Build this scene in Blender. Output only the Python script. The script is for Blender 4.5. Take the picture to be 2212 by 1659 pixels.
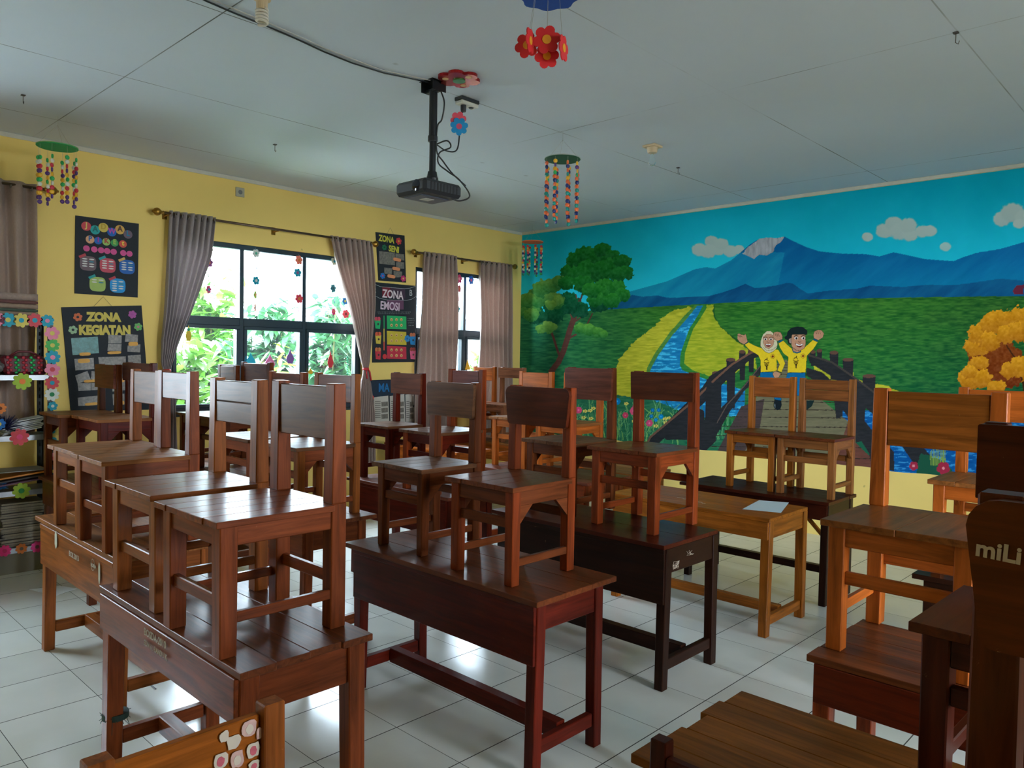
import bpy, bmesh, math, random
import numpy as np
from mathutils import Vector, Matrix

# ------------------------------------------------------------------ clear
for o in list(bpy.data.objects):
    bpy.data.objects.remove(o, do_unlink=True)
C = bpy.context.scene.collection
SC = bpy.context.scene

# ------------------------------------------------------------------ camera (room corner = origin, x along mural, -y towards camera)
CAM = np.array([6.670, -7.120, 1.590]); FPX = 1646.0; YAW, PITCH, ROLL = 0.7623, -0.0324, 0.0186
def _rot():
    y, p, r = YAW, PITCH, ROLL
    f = np.array([-math.sin(y)*math.cos(p), math.cos(y)*math.cos(p), math.sin(p)])
    rt = np.array([math.cos(y), math.sin(y), 0.0]); up = np.cross(rt, f)
    c, s = math.cos(r), math.sin(r)
    return np.array([c*rt+s*up, -s*rt+c*up, f])
RM = _rot()
cam_data = bpy.data.cameras.new('camera'); cam = bpy.data.objects.new('camera', cam_data); C.objects.link(cam)
cam_data.sensor_fit = 'HORIZONTAL'; cam_data.sensor_width = 36.0; cam_data.lens = FPX*36.0/2212.0
cam_data.clip_start = 0.02; cam_data.clip_end = 200
cam.matrix_world = Matrix(((RM[0][0], RM[1][0], -RM[2][0], CAM[0]), (RM[0][1], RM[1][1], -RM[2][1], CAM[1]), (RM[0][2], RM[1][2], -RM[2][2], CAM[2]), (0, 0, 0, 1)))
SC.camera = cam
H = 3.203          # ceiling height
ROOM_X, ROOM_Y = 8.2, -9.2

# ------------------------------------------------------------------ view, world, light
SC.view_settings.view_transform = 'Standard'; SC.view_settings.look = 'None'
SC.view_settings.exposure = 2.72; SC.view_settings.gamma = 1.0; SC.view_settings.use_curve_mapping = False
cy = SC.cycles
cy.use_denoising = True
cy.max_bounces = 8; cy.diffuse_bounces = 5; cy.glossy_bounces = 4; cy.transmission_bounces = 6; cy.transparent_max_bounces = 8
cy.caustics_reflective = False; cy.caustics_refractive = False; cy.sample_clamp_indirect = 6.0
world = bpy.data.worlds.new('sky'); SC.world = world; world.use_nodes = True
nt = world.node_tree; nt.nodes.clear()
wo = nt.nodes.new('ShaderNodeOutputWorld'); bg = nt.nodes.new('ShaderNodeBackground')
tc = nt.nodes.new('ShaderNodeTexCoord'); sp = nt.nodes.new('ShaderNodeSeparateXYZ'); cr = nt.nodes.new('ShaderNodeValToRGB')
nt.links.new(tc.outputs['Generated'], sp.inputs[0]); nt.links.new(sp.outputs['Z'], cr.inputs[0])
cr.color_ramp.elements[0].position = 0.0; cr.color_ramp.elements[0].color = (0.84, 0.91, 1.0, 1)
cr.color_ramp.elements[1].position = 0.5; cr.color_ramp.elements[1].color = (0.76, 0.86, 1.0, 1)
nt.links.new(cr.outputs[0], bg.inputs['Color']); bg.inputs['Strength'].default_value = 7.0
nt.links.new(bg.outputs[0], wo.inputs[0])

def portal(name, loc, rot, sx, sy):
    l = bpy.data.lights.new(name, 'AREA'); l.shape = 'RECTANGLE'; l.size = sx; l.size_y = sy; l.energy = 1
    l.cycles.is_portal = True
    o = bpy.data.objects.new(name, l); C.objects.link(o); o.location = loc; o.rotation_euler = rot
    return o
PI = math.pi
# window openings on the window wall x=0: (y0, y1, z0, z1)
WIN_L = [(-7.75, -5.75, 1.06, 2.60), (-4.42, -2.42, 1.06, 2.60), (-1.72, -0.32, 1.06, 2.60)]
WIN_R = [(-3.1, -2.1, 1.06, 2.60)]
DOOR_R = (-5.2, -4.1, 0.0, 2.5)
for i, (a, b, c, d) in enumerate(WIN_L):
    portal('window_daylight', (-0.10, (a+b)/2, (c+d)/2), (0, -PI/2, 0), d-c, b-a)
for i, (a, b, c, d) in enumerate(WIN_R+[DOOR_R]):
    portal('window_daylight', (ROOM_X+0.10, (a+b)/2, (c+d)/2), (0, PI/2, 0), d-c, b-a)

# ------------------------------------------------------------------ helpers
def lin(c):
    return tuple((v/255/12.92 if v/255 <= 0.04045 else ((v/255+0.055)/1.055)**2.4) for v in c)
def tag(o, label=None, cat=None, group=None, kind=None):
    if label: o['label'] = label
    if cat: o['category'] = cat
    if group: o['group'] = group
    if kind: o['kind'] = kind
    return o
def empty(name, loc=(0, 0, 0), rz=0, **kw):
    o = bpy.data.objects.new(name, None); C.objects.link(o); o.location = loc; o.rotation_euler = (0, 0, rz)
    o.empty_display_size = 0.05
    return tag(o, **kw)
def copy_tree(o, parent=None):
    c = o.copy(); C.objects.link(c)
    if parent is not None: c.parent = parent
    for ch in list(o.children): copy_tree(ch, c)
    return c

_RNG = random.Random(7)
_CH = []
def _chamfer():
    V = []; idx = {}
    for sx in (0, 1):
        for sy in (0, 1):
            for sz in (0, 1):
                for a in range(3):
                    idx[(sx, sy, sz, a)] = len(V); V.append((sx, sy, sz, a))
    F = []
    for a in range(3):
        b, c = (a+1) % 3, (a+2) % 3
        for s in (0, 1):
            loop = []
            for (p, q) in ((0, 0), (1, 0), (1, 1), (0, 1)):
                k = [0, 0, 0]; k[a] = s; k[b] = p; k[c] = q
                loop.append(idx[(k[0], k[1], k[2], a)])
            F.append(loop if s else loop[::-1])
    for a in range(3):                       # edges along axis a
        b, c = (a+1) % 3, (a+2) % 3
        for p in (0, 1):
            for q in (0, 1):
                k0 = [0, 0, 0]; k0[b] = p; k0[c] = q; k1 = list(k0); k1[a] = 1
                loop = [idx[(*k0, b)], idx[(*k1, b)], idx[(*k1, c)], idx[(*k0, c)]]
                F.append(loop if (p == q) else loop[::-1])
    for sx in (0, 1):
        for sy in (0, 1):
            for sz in (0, 1):
                loop = [idx[(sx, sy, sz, 0)], idx[(sx, sy, sz, 1)], idx[(sx, sy, sz, 2)]]
                F.append(loop if (sx+sy+sz) % 2 == 1 else loop[::-1])
    return V, F
_CV, _CF = _chamfer()

class MB:
    """collects shapes and links them as ONE mesh object"""
    def __init__(self): self.v = []; self.f = []; self.m = []; self.g = []; self.t = []
    def _add(self, vs, fs, mi, g):
        n = len(self.v); off = _RNG.uniform(0, 50); tone = _RNG.random()
        for p in vs:
            self.v.append(tuple(p))
            self.g.append(((p[g], p[(g+1) % 3], p[(g+2) % 3]), off)); self.t.append(tone)
        for f in fs: self.f.append([n+i for i in f]); self.m.append(mi)
        return self
    def box(self, x0, x1, y0, y1, z0, z1, g=0, bev=0.003, mi=0, fn=None):
        lo = (x0, y0, z0); hi = (x1, y1, z1); b = min(bev, (x1-x0)*.3, (y1-y0)*.3, (z1-z0)*.3)
        vs = []
        for (sx, sy, sz, a) in _CV:
            s = (sx, sy, sz); p = []
            for k in range(3):
                ins = 0 if k == a else b
                p.append(lo[k]+ins if s[k] == 0 else hi[k]-ins)
            vs.append(p)
        if fn: vs = [fn(p) for p in vs]
        return self._add(vs, _CF, mi, g)
    def bar(self, p0, p1, w, d, g=2, bev=0.003, mi=0, w1=None, d1=None):
        """upright-ish bar from p0 to p1 (centres) with x-width w and y-depth d"""
        w1 = w if w1 is None else w1; d1 = d if d1 is None else d1
        z0, z1 = p0[2], p1[2]
        def fn(p):
            t = (p[2]-z0)/(z1-z0)
            return (p0[0]+(p1[0]-p0[0])*t+p[0]*(w+(w1-w)*t), p0[1]+(p1[1]-p0[1])*t+p[1]*(d+(d1-d)*t), p[2])
        b = bev
        vs = []
        for (sx, sy, sz, a) in _CV:
            s = (sx, sy, sz); p = []
            for k, (l, h, ww) in enumerate(((-.5, .5, w), (-.5, .5, d), (z0, z1, 1))):
                ins = 0 if k == a else b/ww
                p.append(l+ins if s[k] == 0 else h-ins)
            vs.append(fn(p))
        return self._add(vs, _CF, mi, g)
    def prism(self, pts, plane, a, b, mi=0, g=0):
        """polygon pts in a plane ('x': (y,z), 'y': (x,z), 'z': (x,y)) between offsets a and b"""
        n = len(pts)
        def P(p, o): return {'x': (o, p[0], p[1]), 'y': (p[0], o, p[1]), 'z': (p[0], p[1], o)}[plane]
        vs = [P(p, a) for p in pts]+[P(p, b) for p in pts]
        fs = [list(range(n))[::-1], list(range(n, 2*n))]+[[i, (i+1) % n, n+(i+1) % n, n+i] for i in range(n)]
        area = sum(pts[i][0]*pts[(i+1) % n][1]-pts[(i+1) % n][0]*pts[i][1] for i in range(n))
        if (area < 0) ^ (plane == 'y') ^ (b < a): fs = [f[::-1] for f in fs]
        return self._add(vs, fs, mi, g)
    def tube(self, pts, r, n=8, mi=0, cap=True):
        pts = [Vector(p) for p in pts]; rs = r if isinstance(r, (list, tuple)) else [r]*len(pts)
        vs = []; ref = None
        for i, p in enumerate(pts):
            d = (pts[min(i+1, len(pts)-1)]-pts[max(i-1, 0)]).normalized()
            if ref is None: ref = d.orthogonal().normalized()
            u = (ref-d*ref.dot(d))
            u = u.normalized() if u.length > 1e-6 else d.orthogonal().normalized()
            ref = u; w = d.cross(u)
            for k in range(n):
                a = 2*PI*k/n; vs.append(p+(u*math.cos(a)+w*math.sin(a))*rs[i])
        fs = [[i*n+k, i*n+(k+1) % n, (i+1)*n+(k+1) % n, (i+1)*n+k] for i in range(len(pts)-1) for k in range(n)]
        if cap: fs += [list(range(n))[::-1], [(len(pts)-1)*n+k for k in range(n)]]
        return self._add(vs, fs, mi, 2)
    def lathe(self, prof, c=(0, 0, 0), n=20, mi=0, axis=2):
        """profile [(r, h)] turned about an axis through c"""
        vs = []; fs = []
        for (r, h) in prof:
            for k in range(n):
                a = 2*PI*k/n; p = [r*math.cos(a), r*math.sin(a), h]
                if axis == 0: p = [p[2], p[0], p[1]]
                if axis == 1: p = [p[1], p[2], p[0]]
                vs.append((p[0]+c[0], p[1]+c[1], p[2]+c[2]))
        for i in range(len(prof)-1):
            for k in range(n): fs.append([i*n+k, i*n+(k+1) % n, (i+1)*n+(k+1) % n, (i+1)*n+k])
        fs += [list(range(n))[::-1], [(len(prof)-1)*n+k for k in range(n)]]
        return self._add(vs, fs, mi, 2)
    def sheet(self, grid, mi=0):
        h, w = len(grid), len(grid[0]); vs = [p for row in grid for p in row]
        fs = [[i*w+k, i*w+k+1, (i+1)*w+k+1, (i+1)*w+k] for i in range(h-1) for k in range(w-1)]
        return self._add(vs, fs, mi, 2)
    def build(self, name, mats, parent=None, smooth=False, off=(0, 0, 0)):
        me = bpy.data.meshes.new(name)
        vs = [(p[0]-off[0], p[1]-off[1], p[2]-off[2]) for p in self.v]
        me.from_pydata(vs, [], self.f)
        if not isinstance(mats, (list, tuple)): mats = [mats]
        for m in mats: me.materials.append(m)
        me.polygons.foreach_set('material_index', self.m)
        if smooth: me.polygons.foreach_set('use_smooth', [True]*len(self.f))
        at = me.attributes.new('gc', 'FLOAT_VECTOR', 'POINT')
        at.data.foreach_set('vector', [c for (g, o) in self.g for c in (g[0]+o, g[1]+o*1.7, g[2]+o*.6)])
        at2 = me.attributes.new('tone', 'FLOAT', 'POINT'); at2.data.foreach_set('value', self.t)
        me.update()
        o = bpy.data.objects.new(name, me); C.objects.link(o)
        if parent is not None: o.parent = parent
        return o

def smooth(pts, n=6):
    P = [Vector(p) for p in pts]; P = [P[0]*2-P[1]]+P+[P[-1]*2-P[-2]]; o = []
    for i in range(1, len(P)-2):
        for k in range(n):
            t = k/n; p0, p1, p2, p3 = P[i-1:i+3]
            o.append(.5*((2*p1)+(p2-p0)*t+(2*p0-5*p1+4*p2-p3)*t*t+(3*p1-p0-3*p2+p3)*t**3))
    return o+[P[-2]]
# ------------------------------------------------------------------ materials
MATS = {}
def simple(name, col, rough=0.6, metal=0.0, noise=0.0, nscale=20, bump=0.0, spec=0.5, emit=None, trans=0.0):
    if name in MATS: return MATS[name]
    m = bpy.data.materials.new(name); m.use_nodes = True; n = m.node_tree; b = n.nodes['Principled BSDF']
    c = lin(col)
    b.inputs['Base Color'].default_value = (*c, 1); b.inputs['Roughness'].default_value = rough; b.inputs['Metallic'].default_value = metal
    b.inputs['Specular IOR Level'].default_value = spec
    t = n.nodes.new('ShaderNodeTexCoord'); z = n.nodes.new('ShaderNodeTexNoise'); z.inputs['Scale'].default_value = nscale; z.inputs['Detail'].default_value = 4
    n.links.new(t.outputs['Object'], z.inputs['Vector'])
    mx = n.nodes.new('ShaderNodeMix'); mx.data_type = 'RGBA'
    k = max(noise, 0.02)
    mx.inputs[6].default_value = (*[v*(1-k) for v in c], 1); mx.inputs[7].default_value = (*[min(1, v*(1+k)) for v in c], 1)
    n.links.new(z.outputs['Fac'], mx.inputs[0]); n.links.new(mx.outputs[2], b.inputs['Base Color'])
    if bump:
        bp = n.nodes.new('ShaderNodeBump'); bp.inputs['Strength'].default_value = bump; bp.inputs['Distance'].default_value = 0.002
        n.links.new(z.outputs['Fac'], bp.inputs['Height']); n.links.new(bp.outputs[0], b.inputs['Normal'])
    MATS[name] = m
    return m
def wood(name, col, dark=0.45, rough=0.3, wear=0.25, coat=0.5, wearcol=(190, 150, 115)):
    """varnished wood, grain follows the 'gc' attribute of each board"""
    if name in MATS: return MATS[name]
    m = bpy.data.materials.new(name); m.use_nodes = True; n = m.node_tree; b = n.nodes['Principled BSDF']; L = n.links.new
    c = lin(col); c = (c[0]*1.0, c[1]*.80, c[2]*.52)
    a = n.nodes.new('ShaderNodeAttribute'); a.attribute_name = 'gc'
    tn = n.nodes.new('ShaderNodeAttribute'); tn.attribute_name = 'tone'
    mp = n.nodes.new('ShaderNodeMapping'); mp.inputs['Scale'].default_value = (1.6, 22, 22); L(a.outputs['Vector'], mp.inputs['Vector'])
    z = n.nodes.new('ShaderNodeTexNoise'); z.inputs['Scale'].default_value = 1.6; z.inputs['Detail'].default_value = 7; z.inputs['Roughness'].default_value = 0.62; z.inputs['Distortion'].default_value = 0.8
    L(mp.outputs[0], z.inputs['Vector'])
    r = n.nodes.new('ShaderNodeValToRGB'); e = r.color_ramp.elements
    e[0].position = 0.30; e[0].color = (*[v*dark for v in c], 1); e[1].position = 0.70; e[1].color = (*[min(1, v*1.25) for v in c], 1)
    L(z.outputs['Fac'], r.inputs[0])
    # board to board variation and broad stains
    z2 = n.nodes.new('ShaderNodeTexNoise'); z2.inputs['Scale'].default_value = 5; z2.inputs['Detail'].default_value = 3; L(a.outputs['Vector'], z2.inputs['Vector'])
    ad = n.nodes.new('ShaderNodeMath'); ad.operation = 'MULTIPLY_ADD'; L(tn.outputs['Fac'], ad.inputs[0]); ad.inputs[1].default_value = 0.20; ad.inputs[2].default_value = 0.62
    ad2 = n.nodes.new('ShaderNodeMath'); ad2.operation = 'MULTIPLY_ADD'; L(z2.outputs['Fac'], ad2.inputs[0]); ad2.inputs[1].default_value = 0.5; L(ad.outputs[0], ad2.inputs[2])
    mu = n.nodes.new('ShaderNodeMix'); mu.data_type = 'RGBA'; mu.blend_type = 'MULTIPLY'; mu.inputs[0].default_value = 1.0
    L(r.outputs[0], mu.inputs[6]); L(ad2.outputs[0], mu.inputs[7])
    # worn nicks down to bare wood
    z3 = n.nodes.new('ShaderNodeTexNoise'); z3.inputs['Scale'].default_value = 34; z3.inputs['Detail'].default_value = 5; z3.inputs['Roughness'].default_value = 0.7; L(a.outputs['Vector'], z3.inputs['Vector'])
    r3 = n.nodes.new('ShaderNodeValToRGB'); r3.color_ramp.elements[0].position = 0.69; r3.color_ramp.elements[1].position = 0.76
    r3.color_ramp.elements[1].color = (wear, wear, wear, 1); r3.color_ramp.elements[0].color = (0, 0, 0, 1); L(z3.outputs['Fac'], r3.inputs[0])
    m3 = n.nodes.new('ShaderNodeMix'); m3.data_type = 'RGBA'; L(r3.outputs[0], m3.inputs[0]); L(mu.outputs[2], m3.inputs[6]); m3.inputs[7].default_value = (*lin(wearcol), 1)
    L(m3.outputs[2], b.inputs['Base Color'])
    rr = n.nodes.new('ShaderNodeMath'); rr.operation = 'MULTIPLY_ADD'; L(z2.outputs['Fac'], rr.inputs[0]); rr.inputs[1].default_value = 0.25; rr.inputs[2].default_value = rough-0.08
    L(rr.outputs[0], b.inputs['Roughness'])
    b.inputs['Coat Weight'].default_value = coat*.16; b.inputs['Specular IOR Level'].default_value = 0.10; b.inputs['Coat Roughness'].default_value = 0.16
    bp = n.nodes.new('ShaderNodeBump'); bp.inputs['Strength'].default_value = 0.25; bp.inputs['Distance'].default_value = 0.0015
    L(z.outputs['Fac'], bp.inputs['Height']); L(bp.outputs[0], b.inputs['Normal'])
    bp2 = n.nodes.new('ShaderNodeBump'); bp2.inputs['Strength'].default_value = 0.12; bp2.inputs['Distance'].default_value = 0.002
    L(z2.outputs['Fac'], bp2.inputs['Height']); L(bp2.outputs[0], b.inputs['Coat Normal'])
    MATS[name] = m
    return m
def paint(name, col, stain=0.12, rough=0.85):
    """matt wall paint with faint stains"""
    if name in MATS: return MATS[name]
    m = bpy.data.materials.new(name); m.use_nodes = True; n = m.node_tree; b = n.nodes['Principled BSDF']; L = n.links.new
    c = lin(col); t = n.nodes.new('ShaderNodeTexCoord')
    z = n.nodes.new('ShaderNodeTexNoise'); z.inputs['Scale'].default_value = 1.3; z.inputs['Detail'].default_value = 6; L(t.outputs['Object'], z.inputs['Vector'])
    z2 = n.nodes.new('ShaderNodeTexNoise'); z2.inputs['Scale'].default_value = 55; z2.inputs['Detail'].default_value = 3; L(t.outputs['Object'], z2.inputs['Vector'])
    mx = n.nodes.new('ShaderNodeMix'); mx.data_type = 'RGBA'; mx.inputs[6].default_value = (*[v*(1-stain) for v in c], 1); mx.inputs[7].default_value = (*[min(1, v*(1+stain*.6)) for v in c], 1)
    L(z.outputs['Fac'], mx.inputs[0])
    # small chips and marks
    z3 = n.nodes.new('ShaderNodeTexNoise'); z3.inputs['Scale'].default_value = 9; z3.inputs['Detail'].default_value = 2; L(t.outputs['Object'], z3.inputs['Vector'])
    r3 = n.nodes.new('ShaderNodeValToRGB'); r3.color_ramp.elements[0].position = 0.775; r3.color_ramp.elements[1].position = 0.80; r3.color_ramp.elements[1].color = (.5, .5, .5, 1); r3.color_ramp.elements[0].color = (0, 0, 0, 1)
    L(z3.outputs['Fac'], r3.inputs[0])
    m3 = n.nodes.new('ShaderNodeMix'); m3.data_type = 'RGBA'; L(r3.outputs[0], m3.inputs[0]); L(mx.outputs[2], m3.inputs[6]); m3.inputs[7].default_value = (*[v*.35 for v in c], 1)
    L(m3.outputs[2], b.inputs['Base Color']); b.inputs['Roughness'].default_value = rough; b.inputs['Specular IOR Level'].default_value = 0.3
    bp = n.nodes.new('ShaderNodeBump'); bp.inputs['Strength'].default_value = 0.15; bp.inputs['Distance'].default_value = 0.002; L(z2.outputs['Fac'], bp.inputs['Height']); L(bp.outputs[0], b.inputs['Normal'])
    MATS[name] = m
    return m

def grid_mask(n, vec, axis, period, phase, half):
    """node chain: 1 on the lines of a grid running across `axis`"""
    L = n.links.new
    s = n.nodes.new('ShaderNodeSeparateXYZ'); L(vec, s.inputs[0])
    a = n.nodes.new('ShaderNodeMath'); a.operation = 'SUBTRACT'; L(s.outputs[axis], a.inputs[0]); a.inputs[1].default_value = phase-period*40
    w = n.nodes.new('ShaderNodeMath'); w.operation = 'PINGPONG'; L(a.outputs[0], w.inputs[0]); w.inputs[1].default_value = period/2
    lt = n.nodes.new('ShaderNodeMath'); lt.operation = 'LESS_THAN'; L(w.outputs[0], lt.inputs[0]); lt.inputs[1].default_value = half
    return lt.outputs[0]
def floor_material():
    m = bpy.data.materials.new('glazed_floor_tiles'); m.use_nodes = True; n = m.node_tree; b = n.nodes['Principled BSDF']; L = n.links.new
    g = n.nodes.new('ShaderNodeNewGeometry')
    mx = grid_mask(n, g.outputs['Position'], 0, 0.4, 0.1042, 0.0026); my = grid_mask(n, g.outputs['Position'], 1, 0.4, -0.3111, 0.0014)
    ma = n.nodes.new('ShaderNodeMath'); ma.operation = 'MAXIMUM'; L(mx, ma.inputs[0]); L(my, ma.inputs[1])
    z = n.nodes.new('ShaderNodeTexNoise'); z.inputs['Scale'].default_value = 2.2; z.inputs['Detail'].default_value = 6; L(g.outputs['Position'], z.inputs['Vector'])
    # each tile slightly different
    vn = n.nodes.new('ShaderNodeVectorMath'); vn.operation = 'SUBTRACT'; L(g.outputs['Position'], vn.inputs[0]); vn.inputs[1].default_value = (0.1042, -0.3111, 0)
    vs = n.nodes.new('ShaderNodeVectorMath'); vs.operation = 'SCALE'; L(vn.outputs[0], vs.inputs[0]); vs.inputs['Scale'].default_value = 2.5
    vf = n.nodes.new('ShaderNodeVectorMath'); vf.operation = 'FLOOR'; L(vs.outputs[0], vf.inputs[0])
    wn = n.nodes.new('ShaderNodeTexWhiteNoise'); L(vf.outputs[0], wn.inputs[0])
    mixf = n.nodes.new('ShaderNodeMath'); mixf.operation = 'MULTIPLY_ADD'; L(wn.outputs[0], mixf.inputs[0]); mixf.inputs[1].default_value = 0.35; L(z.outputs['Fac'], mixf.inputs[2])
    c1 = n.nodes.new('ShaderNodeMix'); c1.data_type = 'RGBA'; c1.inputs[6].default_value = (*lin((186, 190, 182)), 1); c1.inputs[7].default_value = (*lin((222, 224, 218)), 1); L(mixf.outputs[0], c1.inputs[0])
    c2 = n.nodes.new('ShaderNodeMix'); c2.data_type = 'RGBA'; L(ma.outputs[0], c2.inputs[0]); L(c1.outputs[2], c2.inputs[6]); c2.inputs[7].default_value = (*lin((62, 60, 55)), 1)
    L(c2.outputs[2], b.inputs['Base Color'])
    z2 = n.nodes.new('ShaderNodeTexNoise'); z2.inputs['Scale'].default_value = 9; z2.inputs['Detail'].default_value = 5; L(g.outputs['Position'], z2.inputs['Vector'])
    rr = n.nodes.new('ShaderNodeMath'); rr.operation = 'MULTIPLY_ADD'; L(z2.outputs['Fac'], rr.inputs[0]); rr.inputs[1].default_value = 0.22; rr.inputs[2].default_value = 0.08
    rm = n.nodes.new('ShaderNodeMath'); rm.operation = 'MAXIMUM'; L(rr.outputs[0], rm.inputs[0]); L(ma.outputs[0], rm.inputs[1]); L(rm.outputs[0], b.inputs['Roughness'])
    b.inputs['Specular IOR Level'].default_value = 0.55
    bp = n.nodes.new('ShaderNodeBump'); bp.inputs['Strength'].default_value = 0.35; bp.inputs['Distance'].default_value = 0.001; bp.invert = True
    L(ma.outputs[0], bp.inputs['Height'])
    bp2 = n.nodes.new('ShaderNodeBump'); bp2.inputs['Strength'].default_value = 0.05; bp2.inputs['Distance'].default_value = 0.003; L(z.outputs['Fac'], bp2.inputs['Height']); L(bp.outputs[0], bp2.inputs['Normal'])
    L(bp2.outputs[0], b.inputs['Normal'])
    return m
def ceiling_material():
    m = bpy.data.materials.new('white_ceiling_boards'); m.use_nodes = True; n = m.node_tree; b = n.nodes['Principled BSDF']; L = n.links.new
    g = n.nodes.new('ShaderNodeNewGeometry')
    mx = grid_mask(n, g.outputs['Position'], 0, 1.25, 0.63, 0.0035); my = grid_mask(n, g.outputs['Position'], 1, 2.47, -0.50, 0.0035)
    ma = n.nodes.new('ShaderNodeMath'); ma.operation = 'MAXIMUM'; L(mx, ma.inputs[0]); L(my, ma.inputs[1])
    z = n.nodes.new('ShaderNodeTexNoise'); z.inputs['Scale'].default_value = 1.1; z.inputs['Detail'].default_value = 3; L(g.outputs['Position'], z.inputs['Vector'])
    r = n.nodes.new('ShaderNodeValToRGB'); r.color_ramp.elements[0].position = 0.42; r.color_ramp.elements[0].color = (.06, .06, .06, 1); r.color_ramp.elements[1].position = 0.62; r.color_ramp.elements[1].color = (.9, .9, .9, 1)
    L(z.outputs['Fac'], r.inputs[0])
    mm = n.nodes.new('ShaderNodeMath'); mm.operation = 'MULTIPLY'; L(ma.outputs[0], mm.inputs[0]); L(r.outputs[0], mm.inputs[1])
    # dusty cobweb streaks near the joints: wide soft bands
    bx = grid_mask(n, g.outputs['Position'], 1, 2.47, -0.50, 0.05)
    z4 = n.nodes.new('ShaderNodeTexNoise'); z4.inputs['Scale'].default_value = 0.7; z4.inputs['Detail'].default_value = 4; L(g.outputs['Position'], z4.inputs['Vector'])
    c1 = n.nodes.new('ShaderNodeMix'); c1.data_type = 'RGBA'; c1.inputs[6].default_value = (*lin((188, 198, 210)), 1); c1.inputs[7].default_value = (*lin((206, 216, 228)), 1); L(z4.outputs['Fac'], c1.inputs[0])
    c2 = n.nodes.new('ShaderNodeMix'); c2.data_type = 'RGBA'; L(mm.outputs[0], c2.inputs[0]); L(c1.outputs[2], c2.inputs[6]); c2.inputs[7].default_value = (*lin((80, 80, 80)), 1)
    z5 = n.nodes.new('ShaderNodeTexNoise'); z5.inputs['Scale'].default_value = 6; z5.inputs['Detail'].default_value = 1; L(g.outputs['Position'], z5.inputs['Vector'])
    r5 = n.nodes.new('ShaderNodeValToRGB'); r5.color_ramp.elements[0].position = 0.80; r5.color_ramp.elements[0].color = (0, 0, 0, 1); r5.color_ramp.elements[1].position = 0.84; r5.color_ramp.elements[1].color = (.4, .4, .4, 1); L(z5.outputs['Fac'], r5.inputs[0])
    c3 = n.nodes.new('ShaderNodeMix'); c3.data_type = 'RGBA'; L(r5.outputs[0], c3.inputs[0]); L(c2.outputs[2], c3.inputs[6]); c3.inputs[7].default_value = (*lin((90, 88, 84)), 1)
    L(c3.outputs[2], b.inputs['Base Color']); b.inputs['Roughness'].default_value = 0.7
    return m
def glass_material():
    m = bpy.data.materials.new('window_glass'); m.use_nodes = True; n = m.node_tree; n.nodes.clear(); L = n.links.new
    o = n.nodes.new('ShaderNodeOutputMaterial'); t = n.nodes.new('ShaderNodeBsdfTransparent'); t.inputs[0].default_value = (0.93, 0.98, 0.99, 1)
    g = n.nodes.new('ShaderNodeBsdfGlossy'); g.inputs['Roughness'].default_value = 0.02; g.inputs['Color'].default_value = (1, 1, 1, 1)
    fr = n.nodes.new('ShaderNodeLayerWeight'); fr.inputs[0].default_value = 0.12
    d = n.nodes.new('ShaderNodeBsdfDiffuse'); d.inputs[0].default_value = (.8, .9, .95, 1)
    mx = n.nodes.new('ShaderNodeMixShader'); L(fr.outputs['Fresnel'], mx.inputs[0]); L(t.outputs[0], mx.inputs[1]); L(g.outputs[0], mx.inputs[2])
    m2 = n.nodes.new('ShaderNodeMixShader'); m2.inputs[0].default_value = 0.06; L(mx.outputs[0], m2.inputs[1]); L(d.outputs[0], m2.inputs[2])
    L(m2.outputs[0], o.inputs[0])
    return m
def fabric(name, col, trans=0.25):
    if name in MATS: return MATS[name]
    m = bpy.data.materials.new(name); m.use_nodes = True; n = m.node_tree; n.nodes.clear(); L = n.links.new
    o = n.nodes.new('ShaderNodeOutputMaterial'); c = lin(col)
    t = n.nodes.new('ShaderNodeTexCoord'); mp = n.nodes.new('ShaderNodeMapping'); mp.inputs['Scale'].default_value = (60, 60, 14); L(t.outputs['Object'], mp.inputs[0])
    z = n.nodes.new('ShaderNodeTexNoise'); z.inputs['Scale'].default_value = 4; z.inputs['Detail'].default_value = 5; L(mp.outputs[0], z.inputs['Vector'])
    mx = n.nodes.new('ShaderNodeMix'); mx.data_type = 'RGBA'; mx.inputs[6].default_value = (*[v*.75 for v in c], 1); mx.inputs[7].default_value = (*[min(1, v*1.2) for v in c], 1); L(z.outputs['Fac'], mx.inputs[0])
    p = n.nodes.new('ShaderNodeBsdfPrincipled'); p.inputs['Roughness'].default_value = 0.55; p.inputs['Sheen Weight'].default_value = 0.4; L(mx.outputs[2], p.inputs['Base Color'])
    tr = n.nodes.new('ShaderNodeBsdfTranslucent'); L(mx.outputs[2], tr.inputs[0])
    ms = n.nodes.new('ShaderNodeMixShader'); ms.inputs[0].default_value = trans; L(p.outputs[0], ms.inputs[1]); L(tr.outputs[0], ms.inputs[2]); L(ms.outputs[0], o.inputs[0])
    MATS[name] = m
    return m

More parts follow.
